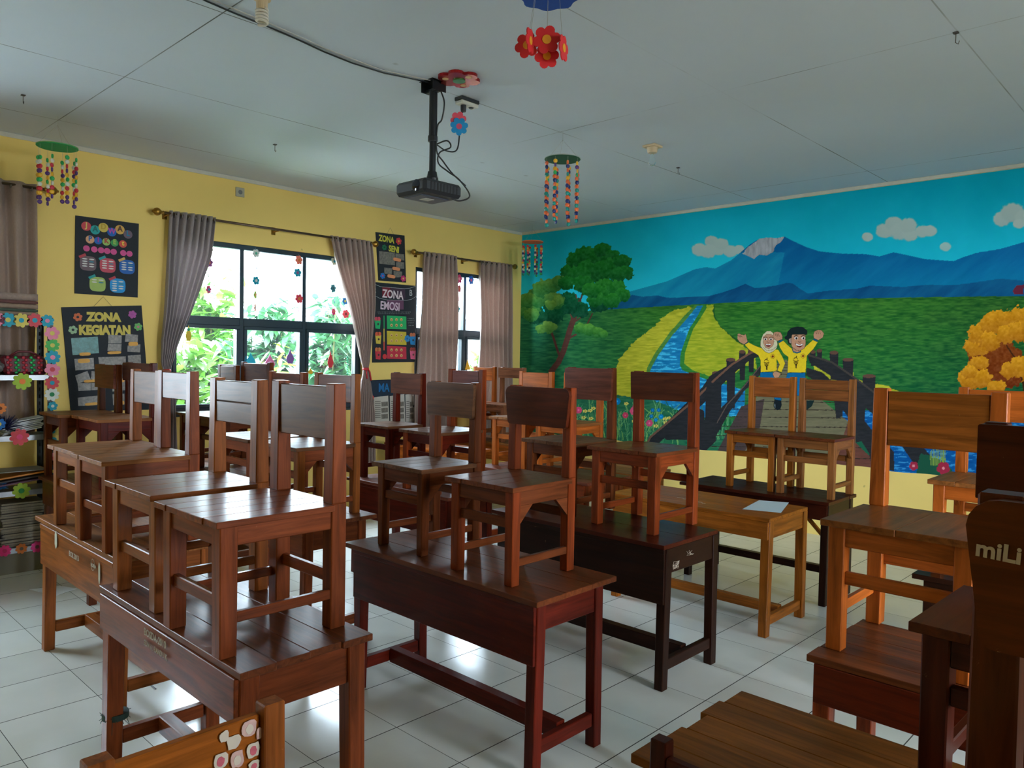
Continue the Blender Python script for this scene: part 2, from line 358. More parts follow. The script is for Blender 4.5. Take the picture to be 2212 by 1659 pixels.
# ================================================================== SETTING
T = 0.14
yellow = paint('yellow_wall_paint', (240, 210, 122)); white_paint = paint('white_plaster', (215, 215, 205))
M_floor = floor_material(); M_ceil = ceiling_material(); M_glass = glass_material()
def struct(o): o['kind'] = 'structure'; return o
b = MB(); b.box(-T, ROOM_X+T, ROOM_Y-T, T, -0.10, 0.0, bev=0.0); struct(b.build('floor', M_floor))
b = MB(); b.box(-T, ROOM_X+T, ROOM_Y-T, T, H, H+0.08, bev=0.0); struct(b.build('ceiling', M_ceil))
def wall_with_holes(name, x0, x1, holes, mat):
    mb = MB(); hs = sorted(holes); y = ROOM_Y
    for (a, c, d, e) in hs:
        mb.box(x0, x1, y, a, 0, H, bev=0)
        if d > 0: mb.box(x0, x1, a, c, 0, d, bev=0)
        mb.box(x0, x1, a, c, e, H, bev=0)
        y = c
    mb.box(x0, x1, y, 0.0, 0, H, bev=0)
    return struct(mb.build(name, mat))
wall_with_holes('wall_left', -T, 0, WIN_L, yellow)
wall_with_holes('wall_right', ROOM_X, ROOM_X+T, WIN_R+[DOOR_R], yellow)
b = MB(); b.box(-T, ROOM_X+T, 0, T, 0, H, bev=0); wall_back = struct(b.build('wall_back', yellow))
b = MB(); b.box(-T, ROOM_X+T, ROOM_Y-T, ROOM_Y, 0, H, bev=0); struct(b.build('wall_front', yellow))
trim_m = simple('ceiling_batten_white', (200, 198, 185), 0.6, noise=.1)
b = MB(); b.box(0.0, 0.012, ROOM_Y, -0.012, H-0.035, H-0.001, bev=.002); struct(b.build('trim_1', trim_m))
b = MB(); b.box(0.0, ROOM_X, -0.012, 0.0, H-0.032, H-0.001, bev=.002); struct(b.build('trim_2', trim_m))
frame_m = simple('dark_window_frame', (34, 52, 62), 0.35, noise=.15)  # slight blue in the base colour stands in for window glare
frame_g = simple('grey_window_slat', (150, 160, 165), 0.5)
def window(idx, x, y0, y1, z0, z1, mull, transom=(1.85, 1.925), side=1):
    root = empty('window_%d' % idx, (x, (y0+y1)/2, z0)); root['kind'] = 'structure'
    oy, oz = (y0+y1)/2, z0; xa, xb = -0.035, 0.035
    mb = MB(); t = 0.045
    mb.box(xa, xb, y0-oy, y1-oy, 0, t, g=1); mb.box(xa, xb, y0-oy, y1-oy, z1-t-oz, z1-oz, g=1)
    mb.box(xa, xb, y0-oy, y0+t-oy, t, z1-t-oz, g=2); mb.box(xa, xb, y1-t-oy, y1-oy, t, z1-t-oz, g=2)
    for ym in mull: mb.box(xa, xb, ym-.02-oy, ym+.02-oy, t, z1-t-oz, g=2)
    ed = [y0+t]+[v for ym in mull for v in (ym-.02, ym+.02)]+[y1-t]
    for k in range(0, len(ed), 2):
        mb.box(xa, xb, ed[k]-oy, ed[k+1]-oy, transom[0]-oz, transom[1]-oz, g=1)
    mb.build('window_frame', frame_m, root)
    for k in range(0, len(ed), 2):
        a, c = ed[k]-oy, ed[k+1]-oy
        s = MB(); w = 0.032; za, zb = t, transom[0]-oz
        s.box(-.022, .045, a, c, za, za+w, g=1); s.box(-.022, .045, a, c, zb-w, zb, g=1); s.box(-.022, .045, a, a+w, za+w, zb-w, g=2); s.box(-.022, .045, c-w, c, za+w, zb-w, g=2)
        s.build('opening_sash', frame_m, root)
        p = MB(); p.box(-.003, .003, a+w, c-w, za+w, zb-w, bev=0); p.build('window_pane', M_glass, root)
        p = MB(); p.box(-.003, .003, a, c, transom[1]-oz, z1-t-oz, bev=0); p.build('window_pane', M_glass, root)
    s = MB(); s.box(-0.06, 0.075 if side > 0 else 0.03, y0-oy-.02, y1-oy+.02, -.025, 0.0, g=1); s.build('window_sill', frame_m, root)
    return root
window(1, -0.06, *WIN_L[0], [-7.08, -6.42]); window(2, -0.06, *WIN_L[1], [-3.745, -3.095]); window(3, -0.06, *WIN_L[2], [-1.35, -0.943])
window(4, ROOM_X+0.06, *WIN_R[0], [-2.6], side=-1)
# open doorway on the right with its frame and the leaf swung outwards
dm = wood('door_wood', (120, 70, 40))
root = empty('door_1', (ROOM_X+.07, -4.65, 0)); root['kind'] = 'structure'
b = MB(); b.box(-.06, .06, -.55, -.49, 0, 2.5, g=2); b.box(-.06, .06, .49, .55, 0, 2.5, g=2); b.box(-.06, .06, -.49, .49, 2.43, 2.5, g=1); b.build('door_frame', dm, root)
b = MB(); b.box(.07, 1.03, .50, .54, 0.01, 2.42, g=2); b.build('door_leaf', dm, root)
b = MB(); b.tube([(.95, .50, 1.0), (.95, .46, 1.0), (.85, .46, 1.0)], .009); b.build('door_handle', simple('steel', (160, 160, 165), .3, 1), root)

# ------------------------------------------------------------------ mural: painted on the back wall, one colour per painted point
def to_px(x, z):
    X = np.stack([x-CAM[0], np.full_like(x, 0.0)-CAM[1], z-CAM[2]], -1) @ RM.T
    return 1106+FPX*X[..., 0]/X[..., 2], 829.5-FPX*X[..., 1]/X[..., 2]
def vnoise(x, y, seed=0):
    xi = np.floor(x).astype(np.int64); yi = np.floor(y).astype(np.int64); fx = x-xi; fy = y-yi
    def h(a, c):
        v = (a*374761393+c*668265263+seed*2147483647) & 0xffffffff
        v = ((v ^ (v >> 13))*1274126177) & 0xffffffff
        return ((v ^ (v >> 16)) & 0xffff)/65535.0
    fx = fx*fx*(3-2*fx); fy = fy*fy*(3-2*fy)
    return (h(xi, yi)*(1-fx)+h(xi+1, yi)*fx)*(1-fy)+(h(xi, yi+1)*(1-fx)+h(xi+1, yi+1)*fx)*fy
def fbm(x, y, seed=0, o=4):
    s = 0; a = .5; t = 0
    for k in range(o): s = s+a*vnoise(x*2**k, y*2**k, seed+k); t += a; a *= .5
    return s/t
class Canvas:
    def __init__(self, U, V): self.U, self.V = U, V; self.A = np.zeros(U.shape+(3,))
    def put(self, m, c):
        c = np.asarray(c, float)
        if c.ndim == 1: self.A[m] = c
        else: self.A[m] = c[m]
    def blend(self, w, c):
        w = np.clip(w, 0, 1)[..., None]; self.A = self.A*(1-w)+np.asarray(c, float)*w
    def poly(self, pts, jit=0, sc=8, seed=3):
        U, V = self.U, self.V
        if jit: U = U+(fbm(U/sc, V/sc, seed)-.5)*2*jit; V = V+(fbm(U/sc, V/sc, seed+9)-.5)*2*jit
        xs = [p[0] for p in pts]; ys = [p[1] for p in pts]
        bb = (U >= min(xs)) & (U <= max(xs)) & (V >= min(ys)) & (V <= max(ys))
        m = np.zeros(self.U.shape, bool); u = U[bb]; v = V[bb]; r = np.zeros(u.shape, bool); n = len(pts)
        for i in range(n):
            x1, y1 = pts[i]; x2, y2 = pts[(i+1) % n]
            if y1 == y2: continue
            c = ((y1 > v) != (y2 > v)) & (u < (x2-x1)*(v-y1)/(y2-y1)+x1)
            r ^= c
        m[bb] = r
        return m
    def circ(self, x, y, rx, ry=None, jit=0, sc=6, seed=5):
        ry = ry or rx; d = np.hypot((self.U-x)/rx, (self.V-y)/ry)
        if jit: d = d+(fbm(self.U/sc, self.V/sc, seed)-.5)*2*jit
        return d < 1
    def line(self, pts, w, taper=None):
        m = np.zeros(self.U.shape, bool)
        for i in range(len(pts)-1):
            (x1, y1), (x2, y2) = pts[i], pts[i+1]; L2 = (x2-x1)**2+(y2-y1)**2+1e-9
            ww = w if taper is None else w+(taper-w)*i/max(1, len(pts)-1)
            bb = (self.U > min(x1, x2)-ww) & (self.U < max(x1, x2)+ww) & (self.V > min(y1, y2)-ww) & (self.V < max(y1, y2)+ww)
            u = self.U[bb]; v = self.V[bb]; t = np.clip(((u-x1)*(x2-x1)+(v-y1)*(y2-y1))/L2, 0, 1)
            m[bb] |= np.hypot(u-x1-t*(x2-x1), v-y1-t*(y2-y1)) < ww/2
        return m
def c7(*p): return [(1120+x/3.19, 480+y/3.19) for x, y in p]
def c8(*p): return [(1540+x/2.963, 480+y/2.963) for x, y in p]
def ck(*p): return [(1560+x/7.9, 690+y/7.9) for x, y in p]
def paint_mural(c):
    U, V = c.U, c.V; n1 = fbm(U/40, V/40, 1)
    t = np.clip((V-400)/240, 0, 1)[..., None]
    sky = np.array([0, 144, 166])*(1-t)+np.array([30, 176, 198])*t
    c.A[:] = sky+(n1[..., None]-.5)*10
    # clouds
    cl = [c7((1250, 190), (1330, 130), (1310, 200), (1380, 190), (1460, 200), (1520, 190), (1400, 150)), c8((990, 95), (1100, 55), (1160, 10), (1200, 60), (1260, 80), (1340, 60), (1390, 55), (1250, 20)), c8((1850, -20), (1920, -60), (1990, -30), (1960, 10), (2050, -40)), c8((1488, 157))]
    rr = [[58, 48, 60, 50, 52, 40, 50], [38, 60, 60, 70, 55, 50, 45, 60], [60, 80, 60, 40, 70], [38]]
    for pts, rs, s in zip(cl, rr, (3.19, 2.963, 2.963, 2.963)):
        for (x, y), r in zip(pts, rs):
            k = r/s; d = np.hypot((U-x)/k, (V-y)/(k*.8)); c.blend(np.clip((1.06-d+(fbm(U/5, V/5, 8)-.5)*.25)*5, 0, 1)*(1 if len(pts) > 1 else .9), np.stack([150-(V-y+k)*.25, 166-(V-y+k)*.2, 162-(V-y+k)*.15], -1))
    # far volcano
    m = c.poly([(1290, 668), (1340, 642), (1360, 630), (1440, 608), (1500, 582), (1525, 577), (1545, 580), (1580, 562), (1620, 528), (1640, 516), (1655, 514), (1665, 517), (1680, 514), (1695, 511), (1710, 519), (1740, 533), (1770, 543), (1820, 548), (1870, 549), (1900, 554), (1930, 545), (1960, 551), (2000, 560), (2060, 564), (2080, 556), (2110, 546), (2160, 538), (2212, 523), (2330, 500), (2600, 520), (2600, 660)])
    st = fbm((U+V*1.2)/22, (V-U*.3)/60, 11)
    far = np.stack([0+st*10, 70+(V-520)*.24+st*22, 124+(V-520)*.12+st*20], -1); c.put(m, far)
    c.put(m & (U < 1700-(V-520)*.2) & (V > 545), np.stack([4+st*16, 98+st*30+(V-560)*.1, 142+st*20], -1))
    m2 = c.poly([(1604, 548), (1618, 532), (1640, 516), (1655, 514), (1680, 515), (1694, 511), (1688, 522), (1676, 530), (1670, 545), (1655, 552), (1640, 549), (1628, 560), (1615, 552)], 2)
    rg = fbm(U/4, V/18, 4)[..., None]; c.put(m2, np.array([112, 115, 122])+rg*55)
    # dark foothills
    m = c.poly([(1300, 672), (1345, 650), (1365, 637), (1390, 641), (1420, 638), (1440, 643), (1460, 643), (1530, 640), (1560, 632), (1590, 622), (1610, 613), (1630, 622), (1650, 621), (1680, 616), (1700, 611), (1712, 612), (1730, 625), (1745, 634), (1790, 628), (1850, 624), (1880, 617), (1950, 620), (2000, 615), (2060, 616), (2100, 611), (2160, 602), (2212, 606), (2600, 596), (2600, 660), (1300, 672)])
    c.put(m, np.stack([2+st*14, 54+st*42, 100+st*35], -1))
    # fields
    hor = np.interp(U, [1000, 1335, 1530, 1700, 1930, 2212, 2600], [690, 667, 656, 648, 643, 639, 636])
    m = V > hor
    bl = fbm(U/14, V/2.6, 21, 3); b2 = fbm(U/60, V/30, 22)
    near = np.clip((V-hor)/260, 0, 1); dk = np.clip((U-1850)/350, 0, 1)
    f = np.stack([16+bl*62-near*18-dk*12, 68+bl*56-near*6-dk*20+b2*12, 26+bl*20+near*16-dk*5], -1)
    lf = np.clip((1420-U)/260, 0, 1)[..., None]; f = f*(1-lf)+np.stack([8+bl*44, 66+bl*56, 50+bl*28], -1)*lf
    c.put(m, f)
    m = c.line([(1541, 660), (1542, 684), (1554, 706), (1573, 722), (1600, 742), (1640, 752), (1700, 790), (1780, 826), (1890, 838), (1960, 846), (2050, 860), (2150, 868), (2400, 880)], 5); c.put(m, np.stack([22+bl*15, 70+bl*20, 30+bl*5], -1))
    # yellow rice strips
    ye = np.stack([128+bl*62, 134+bl*48, 26+bl*30], -1)
    c.put(c.poly(c7((1130, 590), (1225, 578), (1235, 585), (1150, 665), (1050, 770), (960, 905), (905, 1010), (890, 1080), (890, 1250), (660, 1250), (650, 1050), (690, 950), (800, 825), (930, 715), (1040, 620)), 5), ye)
    yg = np.stack([108+bl*72, 132+bl*45, 24+bl*25], -1)
    c.put(c.poly(c7((1268, 575), (1340, 573), (1345, 640), (1380, 705), (1440, 765), (1520, 835), (1640, 905), (1640, 1010), (1560, 990), (1430, 1100), (1330, 1060), (1200, 1040), (1115, 990), (1125, 900), (1180, 720)), 4), yg)
    c.put(c.poly(c8((880, 1000), (1000, 1020), (1120, 1048), (1200, 1090), (1450, 1112), (1500, 1130), (1400, 1160), (900, 1160)), 4), ye)
    c.put(c.poly(c8((650, 920), (900, 960), (920, 1040), (650, 1040)), 4), ye)
    # green river banks
    c.put(c.line(c7((1225, 590), (1150, 665), (1055, 775), (955, 915), (905, 1010), (890, 1150)), 12) , np.stack([52+bl*35, 98+bl*40, 45+bl*15], -1))
    c.put(c.line(c7((1275, 585), (1235, 650), (1185, 725), (1150, 820), (1125, 900), (1120, 985), (1190, 1040), (1290, 1075)), 14), np.stack([30+bl*35, 96+bl*40, 40+bl*15], -1))
    # river and pond
    wv = fbm(U/16, V/3, 31, 3); wa = np.where(wv > .62, 1.0, 0)[..., None]
    rv = np.stack([6+wv*30, 84+wv*55, 138+wv*45], -1)+wa*np.array([30, 40, 30])
    c.put(c.poly(c7((1232, 576), (1272, 574), (1235, 645), (1180, 730), (1145, 825), (1118, 900), (1112, 985), (1130, 1020), (1215, 1055), (1300, 1085), (1440, 1120), (1560, 1160), (1560, 1330), (1300, 1350), (1100, 1295), (960, 1260), (880, 1215), (890, 1080), (915, 1005), (965, 915), (1062, 778), (1158, 668))), rv)
    # right pond
    rv2 = np.stack([wv*14, 58+wv*38, 120+wv*38], -1)+wa*np.array([60, 70, 60])*.6
    c.put(c.poly(c8((830, 1190), (1180, 1220), (1500, 1150), (2400, 1120), (2400, 1800), (830, 1800))), rv2)
    # left tree: trunk
    tk = np.stack([72+bl*25, 48+bl*10, 42+bl*10], -1)
    for pts, w in [(c7((225, 1030), (275, 965), (310, 890), (335, 810), (355, 740), (380, 670), (400, 600), (415, 540)), 12), (c7((415, 560), (400, 520), (395, 500)), 4), (c7((418, 560), (435, 515), (440, 497)), 4), (c7((380, 680), (365, 640), (352, 590)), 5), (c7((385, 690), (440, 650), (470, 630)), 3), (c7((285, 925), (262, 860), (240, 790), (190, 670)), 5), (c7((335, 810), (375, 785), (395, 775)), 4), (c7((470, 710), (510, 630)), 3)]:
        c.put(c.line(pts, w), tk)
    # foliage blobs
    def fol(pts, lo, hi, seed, jit=.28):
        for (x, y, r) in pts:
            m = c.circ(x, y, r, r*.85, jit, 7, seed); q = fbm(U/5, V/5, seed+3)
            sh = np.clip((V-(y-r*.8))/(r*1.7), 0, 1)[..., None]
            c.put(m, (np.array(hi)*(1-sh)+np.array(lo)*sh)+(q[..., None]-.5)*40)
    def blobs(l, o, s): return [(o[0]+x/s, o[1]+y/s, r/s) for x, y, r in l]
    fol(blobs([(560, 560, 70), (620, 520, 90), (540, 570, 60), (420, 600, 70), (330, 560, 90), (250, 600, 80), (240, 650, 70), (120, 640, 70)], (1120, 480), 3.19), (8, 62, 42), (10, 84, 48), 41)
    fol(blobs([(70, 590, 75), (130, 520, 80), (170, 460, 75), (230, 440, 65), (290, 410, 55), (90, 640, 55), (250, 540, 70), (60, 540, 60)], (1120, 480), 3.19), (32, 96, 48), (86, 132, 56), 43)
    fol(blobs([(350, 340, 60), (400, 260, 70), (470, 230, 80), (560, 250, 90), (580, 190, 60), (650, 230, 50), (640, 320, 90), (720, 270, 60), (740, 350, 55), (690, 360, 60), (560, 350, 90), (480, 330, 80), (420, 370, 80), (330, 420, 60), (450, 430, 75)], (1120, 480), 3.19), (12, 74, 34), (28, 112, 40), 47)
    fol(blobs([(600, 450, 75), (680, 460, 70), (720, 500, 55), (560, 490, 70), (640, 540, 60), (530, 530, 60), (500, 470, 60)], (1120, 480), 3.19), (14, 84, 36), (42, 128, 44), 51)
    fol(blobs([(160, 735, 40), (205, 720, 50), (240, 720, 30), (270, 540, 40), (220, 570, 40)], (1120, 480), 3.19), (60, 112, 48), (104, 148, 62), 53)
    fol(blobs([(430, 730, 45), (490, 745, 50), (550, 760, 45), (590, 775, 30)], (1120, 480), 3.19), (30, 96, 44), (84, 146, 56), 55)
    # orange tree at right
    fol(blobs([(1780, 850, 150), (1850, 900, 150), (1900, 950, 130)], (1540, 480), 2.963), (96, 40, 14), (110, 52, 16), 61, .2)
    c.put(c.line(c8((1880, 790), (1920, 850), (1960, 890), (2050, 860)), 3), (52, 30, 14)); c.put(c.line(c8((1960, 890), (2000, 1100)), 6), (52, 30, 14))
    fol(blobs([(1690, 800, 75), (1720, 720, 85), (1800, 650, 90), (1880, 630, 80), (1960, 620, 90), (1780, 760, 70), (1880, 720, 70), (1960, 700, 80), (2080, 660, 110), (2200, 720, 140), (2300, 860, 160), (1700, 900, 60), (1640, 1010, 75), (1720, 1000, 70), (1900, 950, 60), (1960, 930, 80), (2060, 950, 110), (2200, 1000, 140), (1640, 960, 50), (1820, 1060, 60)], (1540, 480), 2.963), (150, 92, 16), (190, 132, 24), 63, .38)
    c.put(c.poly(c8((1918, 440), (1945, 405), (1995, 400), (1995, 420), (1985, 425), (1988, 462), (1930, 462))), (92, 32, 50))
    # grass bank with flowers at lower left
    gb = np.stack([14+bl*42, 78+bl*40, 58+bl*22], -1)
    c.put(c.poly([(1090, 862), (1240, 866), (1330, 855), (1400, 862), (1450, 880), (1480, 905), (1560, 905), (1580, 960), (1560, 1000), (1090, 1000)], 5), gb)
    rr = random.Random(5)
    for k in range(230):
        x = rr.uniform(1230, 1470); y = rr.uniform(900, 965); h = rr.uniform(18, 46)
        c.put(c.line([(x, y), (x+rr.uniform(-5, 5), y-h*.6), (x+rr.uniform(-12, 12), y-h)], rr.uniform(1.0, 2.0)), rr.choice([(92, 150, 96), (60, 126, 84), (30, 96, 74), (110, 160, 84)]))
    for k in range(60):
        x = rr.uniform(1500, 1590); y = rr.uniform(915, 960); h = rr.uniform(15, 40)
        c.put(c.line([(x, y), (x+rr.uniform(-8, 8), y-h)], 1.6), rr.choice([(92, 150, 96), (60, 126, 84)]))
    cc = [((1250, 886), 7, (196, 66, 108)), ((1351, 897), 6, (188, 60, 90)), ((1369, 888), 8, (196, 74, 112)), ((1403, 914), 7, (190, 66, 108)), ((1372, 878), 5, (196, 74, 112)), ((1293, 898), 5, (188, 60, 90)), ((1333, 867), 7, (0, 112, 170)), ((1428, 900), 5, (0, 120, 180)), ((1410, 886), 4, (0, 100, 160)), ((1423, 886), 4, (0, 100, 160)), ((1407, 899), 4, (0, 100, 160)), ((1417, 907), 4, (0, 120, 180))]
    for (x, y), r, col in cc:
        for a in range(6): c.put(c.circ(x+r*.55*math.cos(a*1.05), y+r*.55*math.sin(a*1.05), r*.55), col)
        c.put(c.circ(x, y, r*.3), tuple(min(255, v+40) for v in col))
    for (x, y) in [(1264, 888), (1275, 887), (1282, 882), (1261, 902), (1277, 904), (1353, 872), (1370, 910), (1417, 920), (1437, 905), (1445, 903), (1438, 913), (1241, 905), (1527, 919), (1520, 927)]:
        for a in range(5): c.put(c.circ(x+3.5*math.cos(a*1.26), y+2.2*math.sin(a*1.26), 1.9, 1.5), (198, 190, 96))
        c.put(c.circ(x, y, 1.2), (150, 120, 40))
    # bridge deck
    dk = np.stack([88+bl*22, 86+bl*18, 66+bl*14], -1)
    c.put(c.poly(c8((430, 880), (470, 880), (700, 1140), (860, 1270), (1010, 1490), (1010, 1600), (-20, 1560), (90, 1400), (220, 1200), (330, 1050))), dk)
    c.put(c.poly(c8((180, 1180), (330, 1130), (300, 1320), (180, 1500), (10, 1500))), np.stack([56+bl*18, 48+bl*10, 48+bl*10], -1))
    c.put(c.poly(c8((860, 1290), (1010, 1490), (1010, 1600), (700, 1580), (800, 1480))), np.stack([84+bl*18, 52+bl*10, 44+bl*10], -1))
    for k, y in enumerate([900, 915, 932, 950, 975, 1000, 1030, 1065, 1105, 1150, 1200, 1250, 1310, 1370, 1440, 1510]):
        c.put(c.line(c8((440-k*32, y-5), (490+k*36, y+4)), 1.0+k*.05), (46, 40, 34))
    # right bank strip between deck and pond
    c.put(c.poly(c8((880, 1290), (960, 1380), (1010, 1420), (1010, 1500), (900, 1400)), 2), (24, 84, 62))
    # rails
    dark = np.stack([30+bl*14, 32+bl*12, 36+bl*12], -1); lt = (104, 74, 60)
    post = lambda x, y0, y1, w: (c.put(c.poly(c8((x-w/2, y0), (x+w/2, y0), (x+w/2-4, y1), (x-w/2+6, y1))), dark), c.put(c.circ(*c8((x, y0))[0], w/2/2.963, 4), (88, 62, 52)))
    for (x, y0, y1, w) in [(25, 965, 1330, 62), (115, 880, 1190, 58), (188, 830, 1010, 42), (245, 820, 960, 40), (640, 830, 920, 34), (682, 822, 930, 34), (775, 835, 1010, 56), (865, 880, 1080, 68), (1000, 985, 1190, 84), (1140, 1130, 1400, 80)]: post(x, y0, y1, w)
    c.put(c.poly(c8((-70, 1060), (-20, 985), (115, 905), (230, 840), (300, 810), (320, 850), (240, 880), (130, 970), (20, 1080), (-100, 1200), (-330, 1400), (-440, 1500), (-470, 1480), (-400, 1380))), dark)
    c.put(c.line(c8((-450, 1475), (-400, 1375), (-120, 1140), (10, 1010), (120, 912), (235, 840), (290, 818)), 4.5), lt)
    c.put(c.poly(c8((-20, 1320), (60, 1180), (170, 1080), (290, 930), (330, 910), (320, 960), (200, 1080), (110, 1210), (20, 1370), (-90, 1500), (-130, 1500))), dark)
    c.put(c.line(c8((-100, 1490), (0, 1330), (90, 1170), (200, 1050), (300, 925)), 2.2), (84, 72, 66))
    c.put(c.poly(c7((1000, 1480), (1060, 1400), (1200, 1260), (1280, 1300), (1290, 1590), (1240, 1590), (1160, 1500), (1020, 1500))), dark)
    c.put(c.poly(c8((600, 840), (640, 850), (760, 890), (900, 985), (1050, 1100), (1165, 1210), (1300, 1390), (1400, 1500), (1405, 1600), (1330, 1610), (1200, 1420), (1060, 1260), (900, 1120), (780, 1000), (620, 900))), dark)
    c.put(c.line(c8((610, 850), (760, 895), (900, 990), (1060, 1110), (1240, 1290)), 4), (62, 56, 52))
    c.put(c.poly(c8((600, 930), (700, 960), (800, 1050), (900, 1180), (1010, 1320), (1160, 1470), (1160, 1590), (1020, 1580), (1000, 1480), (950, 1400), (860, 1240), (740, 1080), (600, 980))), dark)
    c.put(c.poly(c8((770, 1080), (830, 1080), (830, 1240), (790, 1260))), dark); c.put(c.poly(c8((900, 1100), (980, 1150), (960, 1400), (915, 1410))), dark); c.put(c.poly(c8((1060, 1250), (1160, 1350), (1120, 1460), (1040, 1400))), dark)
    c.put(c.poly(c8((-40, 1000), (40, 1060), (20, 1400), (-60, 1480))), dark)
    # bottom grass and flowers right of bridge
    c.put(c.poly(c8((1330, 1480), (1500, 1540), (1560, 1640), (1300, 1640)), 4), (24, 74, 56))
    for k in range(14): x = 1395+k*7; c.put(c.line(c8((x, 1555), (x+(k % 3-1)*4, 1470-(k % 4)*8)), 1.6), (112, 140, 60))
    for (x, y, r) in [(1475, 1575, 38), (1285, 1560, 26)]:
        for a in range(5): c.put(c.circ(*c8((x+r*.55*math.cos(a*1.26+.4), y+r*.55*math.sin(a*1.26+.4)))[0], r*.58/2.963), (142, 36, 60))
        c.put(c.circ(*c8((x, y))[0], 3), (190, 120, 130))
    # painted lower edge, slightly ragged
def paint_kids(c):
    U, V = c.U, c.V; bl = fbm(U/3, V/3, 71)
    ink = (26, 30, 24); yel = np.stack([196+bl*14, 168+bl*14, 30+bl*8], -1); blue = np.stack([4+bl*8, 84+bl*12, 130+bl*14], -1)
    skin = np.stack([158+bl*22, 116+bl*16, 92+bl*14], -1); cream = np.stack([178+bl*16, 170+bl*16, 142+bl*12], -1)
    def shape(pts, col, o=1.6):
        p = ck(*pts); c.put(c.line(p+[p[0]], o), ink); c.put(c.poly(p), col)
    # trousers and shoes
    shape([(652, 900), (860, 905), (900, 1000), (1000, 1060), (1010, 1380), (985, 1410), (930, 1410), (895, 1380), (880, 1100), (650, 1060)], blue)
    shape([(1120, 905), (1415, 905), (1430, 1100), (1450, 1340), (1300, 1300), (1100, 1300), (1070, 1100)], blue)
    shape([(900, 1370), (1005, 1390), (1015, 1460), (990, 1530), (940, 1550), (885, 1500), (885, 1430)], (20, 28, 34)); c.put(c.line(ck((900, 1440), (905, 1500)), 1), (130, 150, 160))
    shape([(1435, 1390), (1570, 1385), (1530, 1480), (1440, 1545)], (22, 38, 38))
    # girl: arm, body
    shape([(385, 430), (450, 390), (560, 450), (700, 500), (760, 560), (900, 510), (960, 520), (1030, 640), (1075, 750), (1010, 910), (940, 880), (985, 770), (930, 670), (935, 880), (660, 900), (660, 700), (620, 610), (470, 520)], yel)
    shape([(385, 430), (450, 390), (435, 370), (370, 415)], (14, 78, 104), 1)
    shape([(375, 425), (300, 385), (240, 300), (250, 262), (290, 240), (330, 262), (385, 270), (398, 245), (412, 290), (435, 380)], skin)
    for k in range(3): c.put(c.line(ck((255+k*26, 262+k*4), (300+k*22, 300)), .8), ink)
    shape([(865, 930), (900, 885), (960, 880), (1000, 930), (960, 990), (900, 1000)], skin)
    c.put(c.line(ck((935, 880), (1012, 912)), 3), (60, 70, 40))
    # girl: scarf, face
    shape([(655, 450), (660, 370), (700, 260), (760, 205), (830, 200), (890, 250), (925, 330), (945, 420), (930, 490), (870, 545), (800, 575), (740, 550), (700, 510)], cream)
    shape([(705, 300), (760, 255), (830, 250), (875, 290), (885, 380), (865, 450), (800, 500), (740, 480), (708, 410)], skin, 1)
    for x in (740, 835): c.put(c.circ(*ck((x, 338))[0], 3.0, 2.2), (235, 235, 225)); c.put(c.circ(*ck((x, 340))[0], 1.8, 2.0), (40, 24, 18)); c.put(c.line(ck((x-30, 312), (x, 298), (x+32, 306)), 1.1), (40, 28, 22))
    c.put(c.line(ck((775, 375), (785, 398), (805, 396)), .9), (120, 80, 66))
    c.put(c.poly(ck((735, 415), (790, 425), (845, 415), (820, 460), (785, 468), (755, 455))), (96, 24, 24)); c.put(c.poly(ck((742, 419), (790, 428), (838, 419), (820, 440), (760, 440))), (232, 228, 215))
    c.put(c.line(ck((700, 470), (760, 530), (860, 520), (930, 460)), 1), (120, 116, 92))
    # boy: arms, body
    shape([(960, 395), (1035, 355), (1120, 440), (1190, 500), (1280, 570), (1350, 520), (1430, 460), (1560, 345), (1640, 375), (1560, 500), (1445, 620), (1425, 905), (1120, 905), (1130, 640), (1050, 580), (990, 480)], yel)
    shape([(955, 375), (1025, 340), (1042, 360), (970, 402)], (14, 78, 104), 1); shape([(1565, 325), (1640, 355), (1632, 385), (1550, 350)], (14, 78, 104), 1)
    shape([(950, 365), (900, 340), (870, 290), (885, 225), (940, 210), (1000, 225), (1030, 290), (1028, 335)], skin); shape([(1570, 320), (1560, 260), (1580, 205), (1640, 180), (1700, 190), (1738, 240), (1715, 310), (1645, 352)], skin)
    for k in range(3): c.put(c.line(ck((905+k*28, 240), (925+k*26, 290)), .8), ink); c.put(c.line(ck((1600+k*34, 205), (1615+k*32, 250)), .8), ink)
    shape([(1195, 510), (1350, 500), (1345, 555), (1280, 580), (1215, 560)], (20, 90, 120), 1); shape([(1200, 470), (1370, 470), (1340, 540), (1280, 560), (1215, 540)], skin, 1)
    # boy: hair, face
    shape([(1070, 300), (1110, 270), (1120, 210), (1180, 150), (1280, 125), (1380, 135), (1450, 190), (1450, 260), (1410, 260), (1200, 250), (1180, 330), (1170, 430), (1130, 410), (1120, 350), (1075, 330)], (20, 32, 34))
    shape([(1195, 260), (1420, 262), (1425, 420), (1400, 490), (1330, 530), (1260, 520), (1190, 460), (1180, 350)], skin)
    shape([(1140, 335), (1175, 320), (1185, 410), (1150, 400)], np.stack([140+bl*10, 120+bl*10, 108+bl*10], -1), 1)
    for x in (1265, 1385): c.put(c.circ(*ck((x, 320))[0], 3.8, 3.0), (235, 235, 225)); c.put(c.circ(*ck((x+4, 322))[0], 2.3, 2.5), (36, 24, 18)); c.put(c.line(ck((x-35, 292), (x, 272), (x+32, 284)), 1.6), (30, 26, 22))
    c.put(c.line(ck((1305, 375), (1320, 392), (1345, 382)), 1.3), (100, 62, 50))
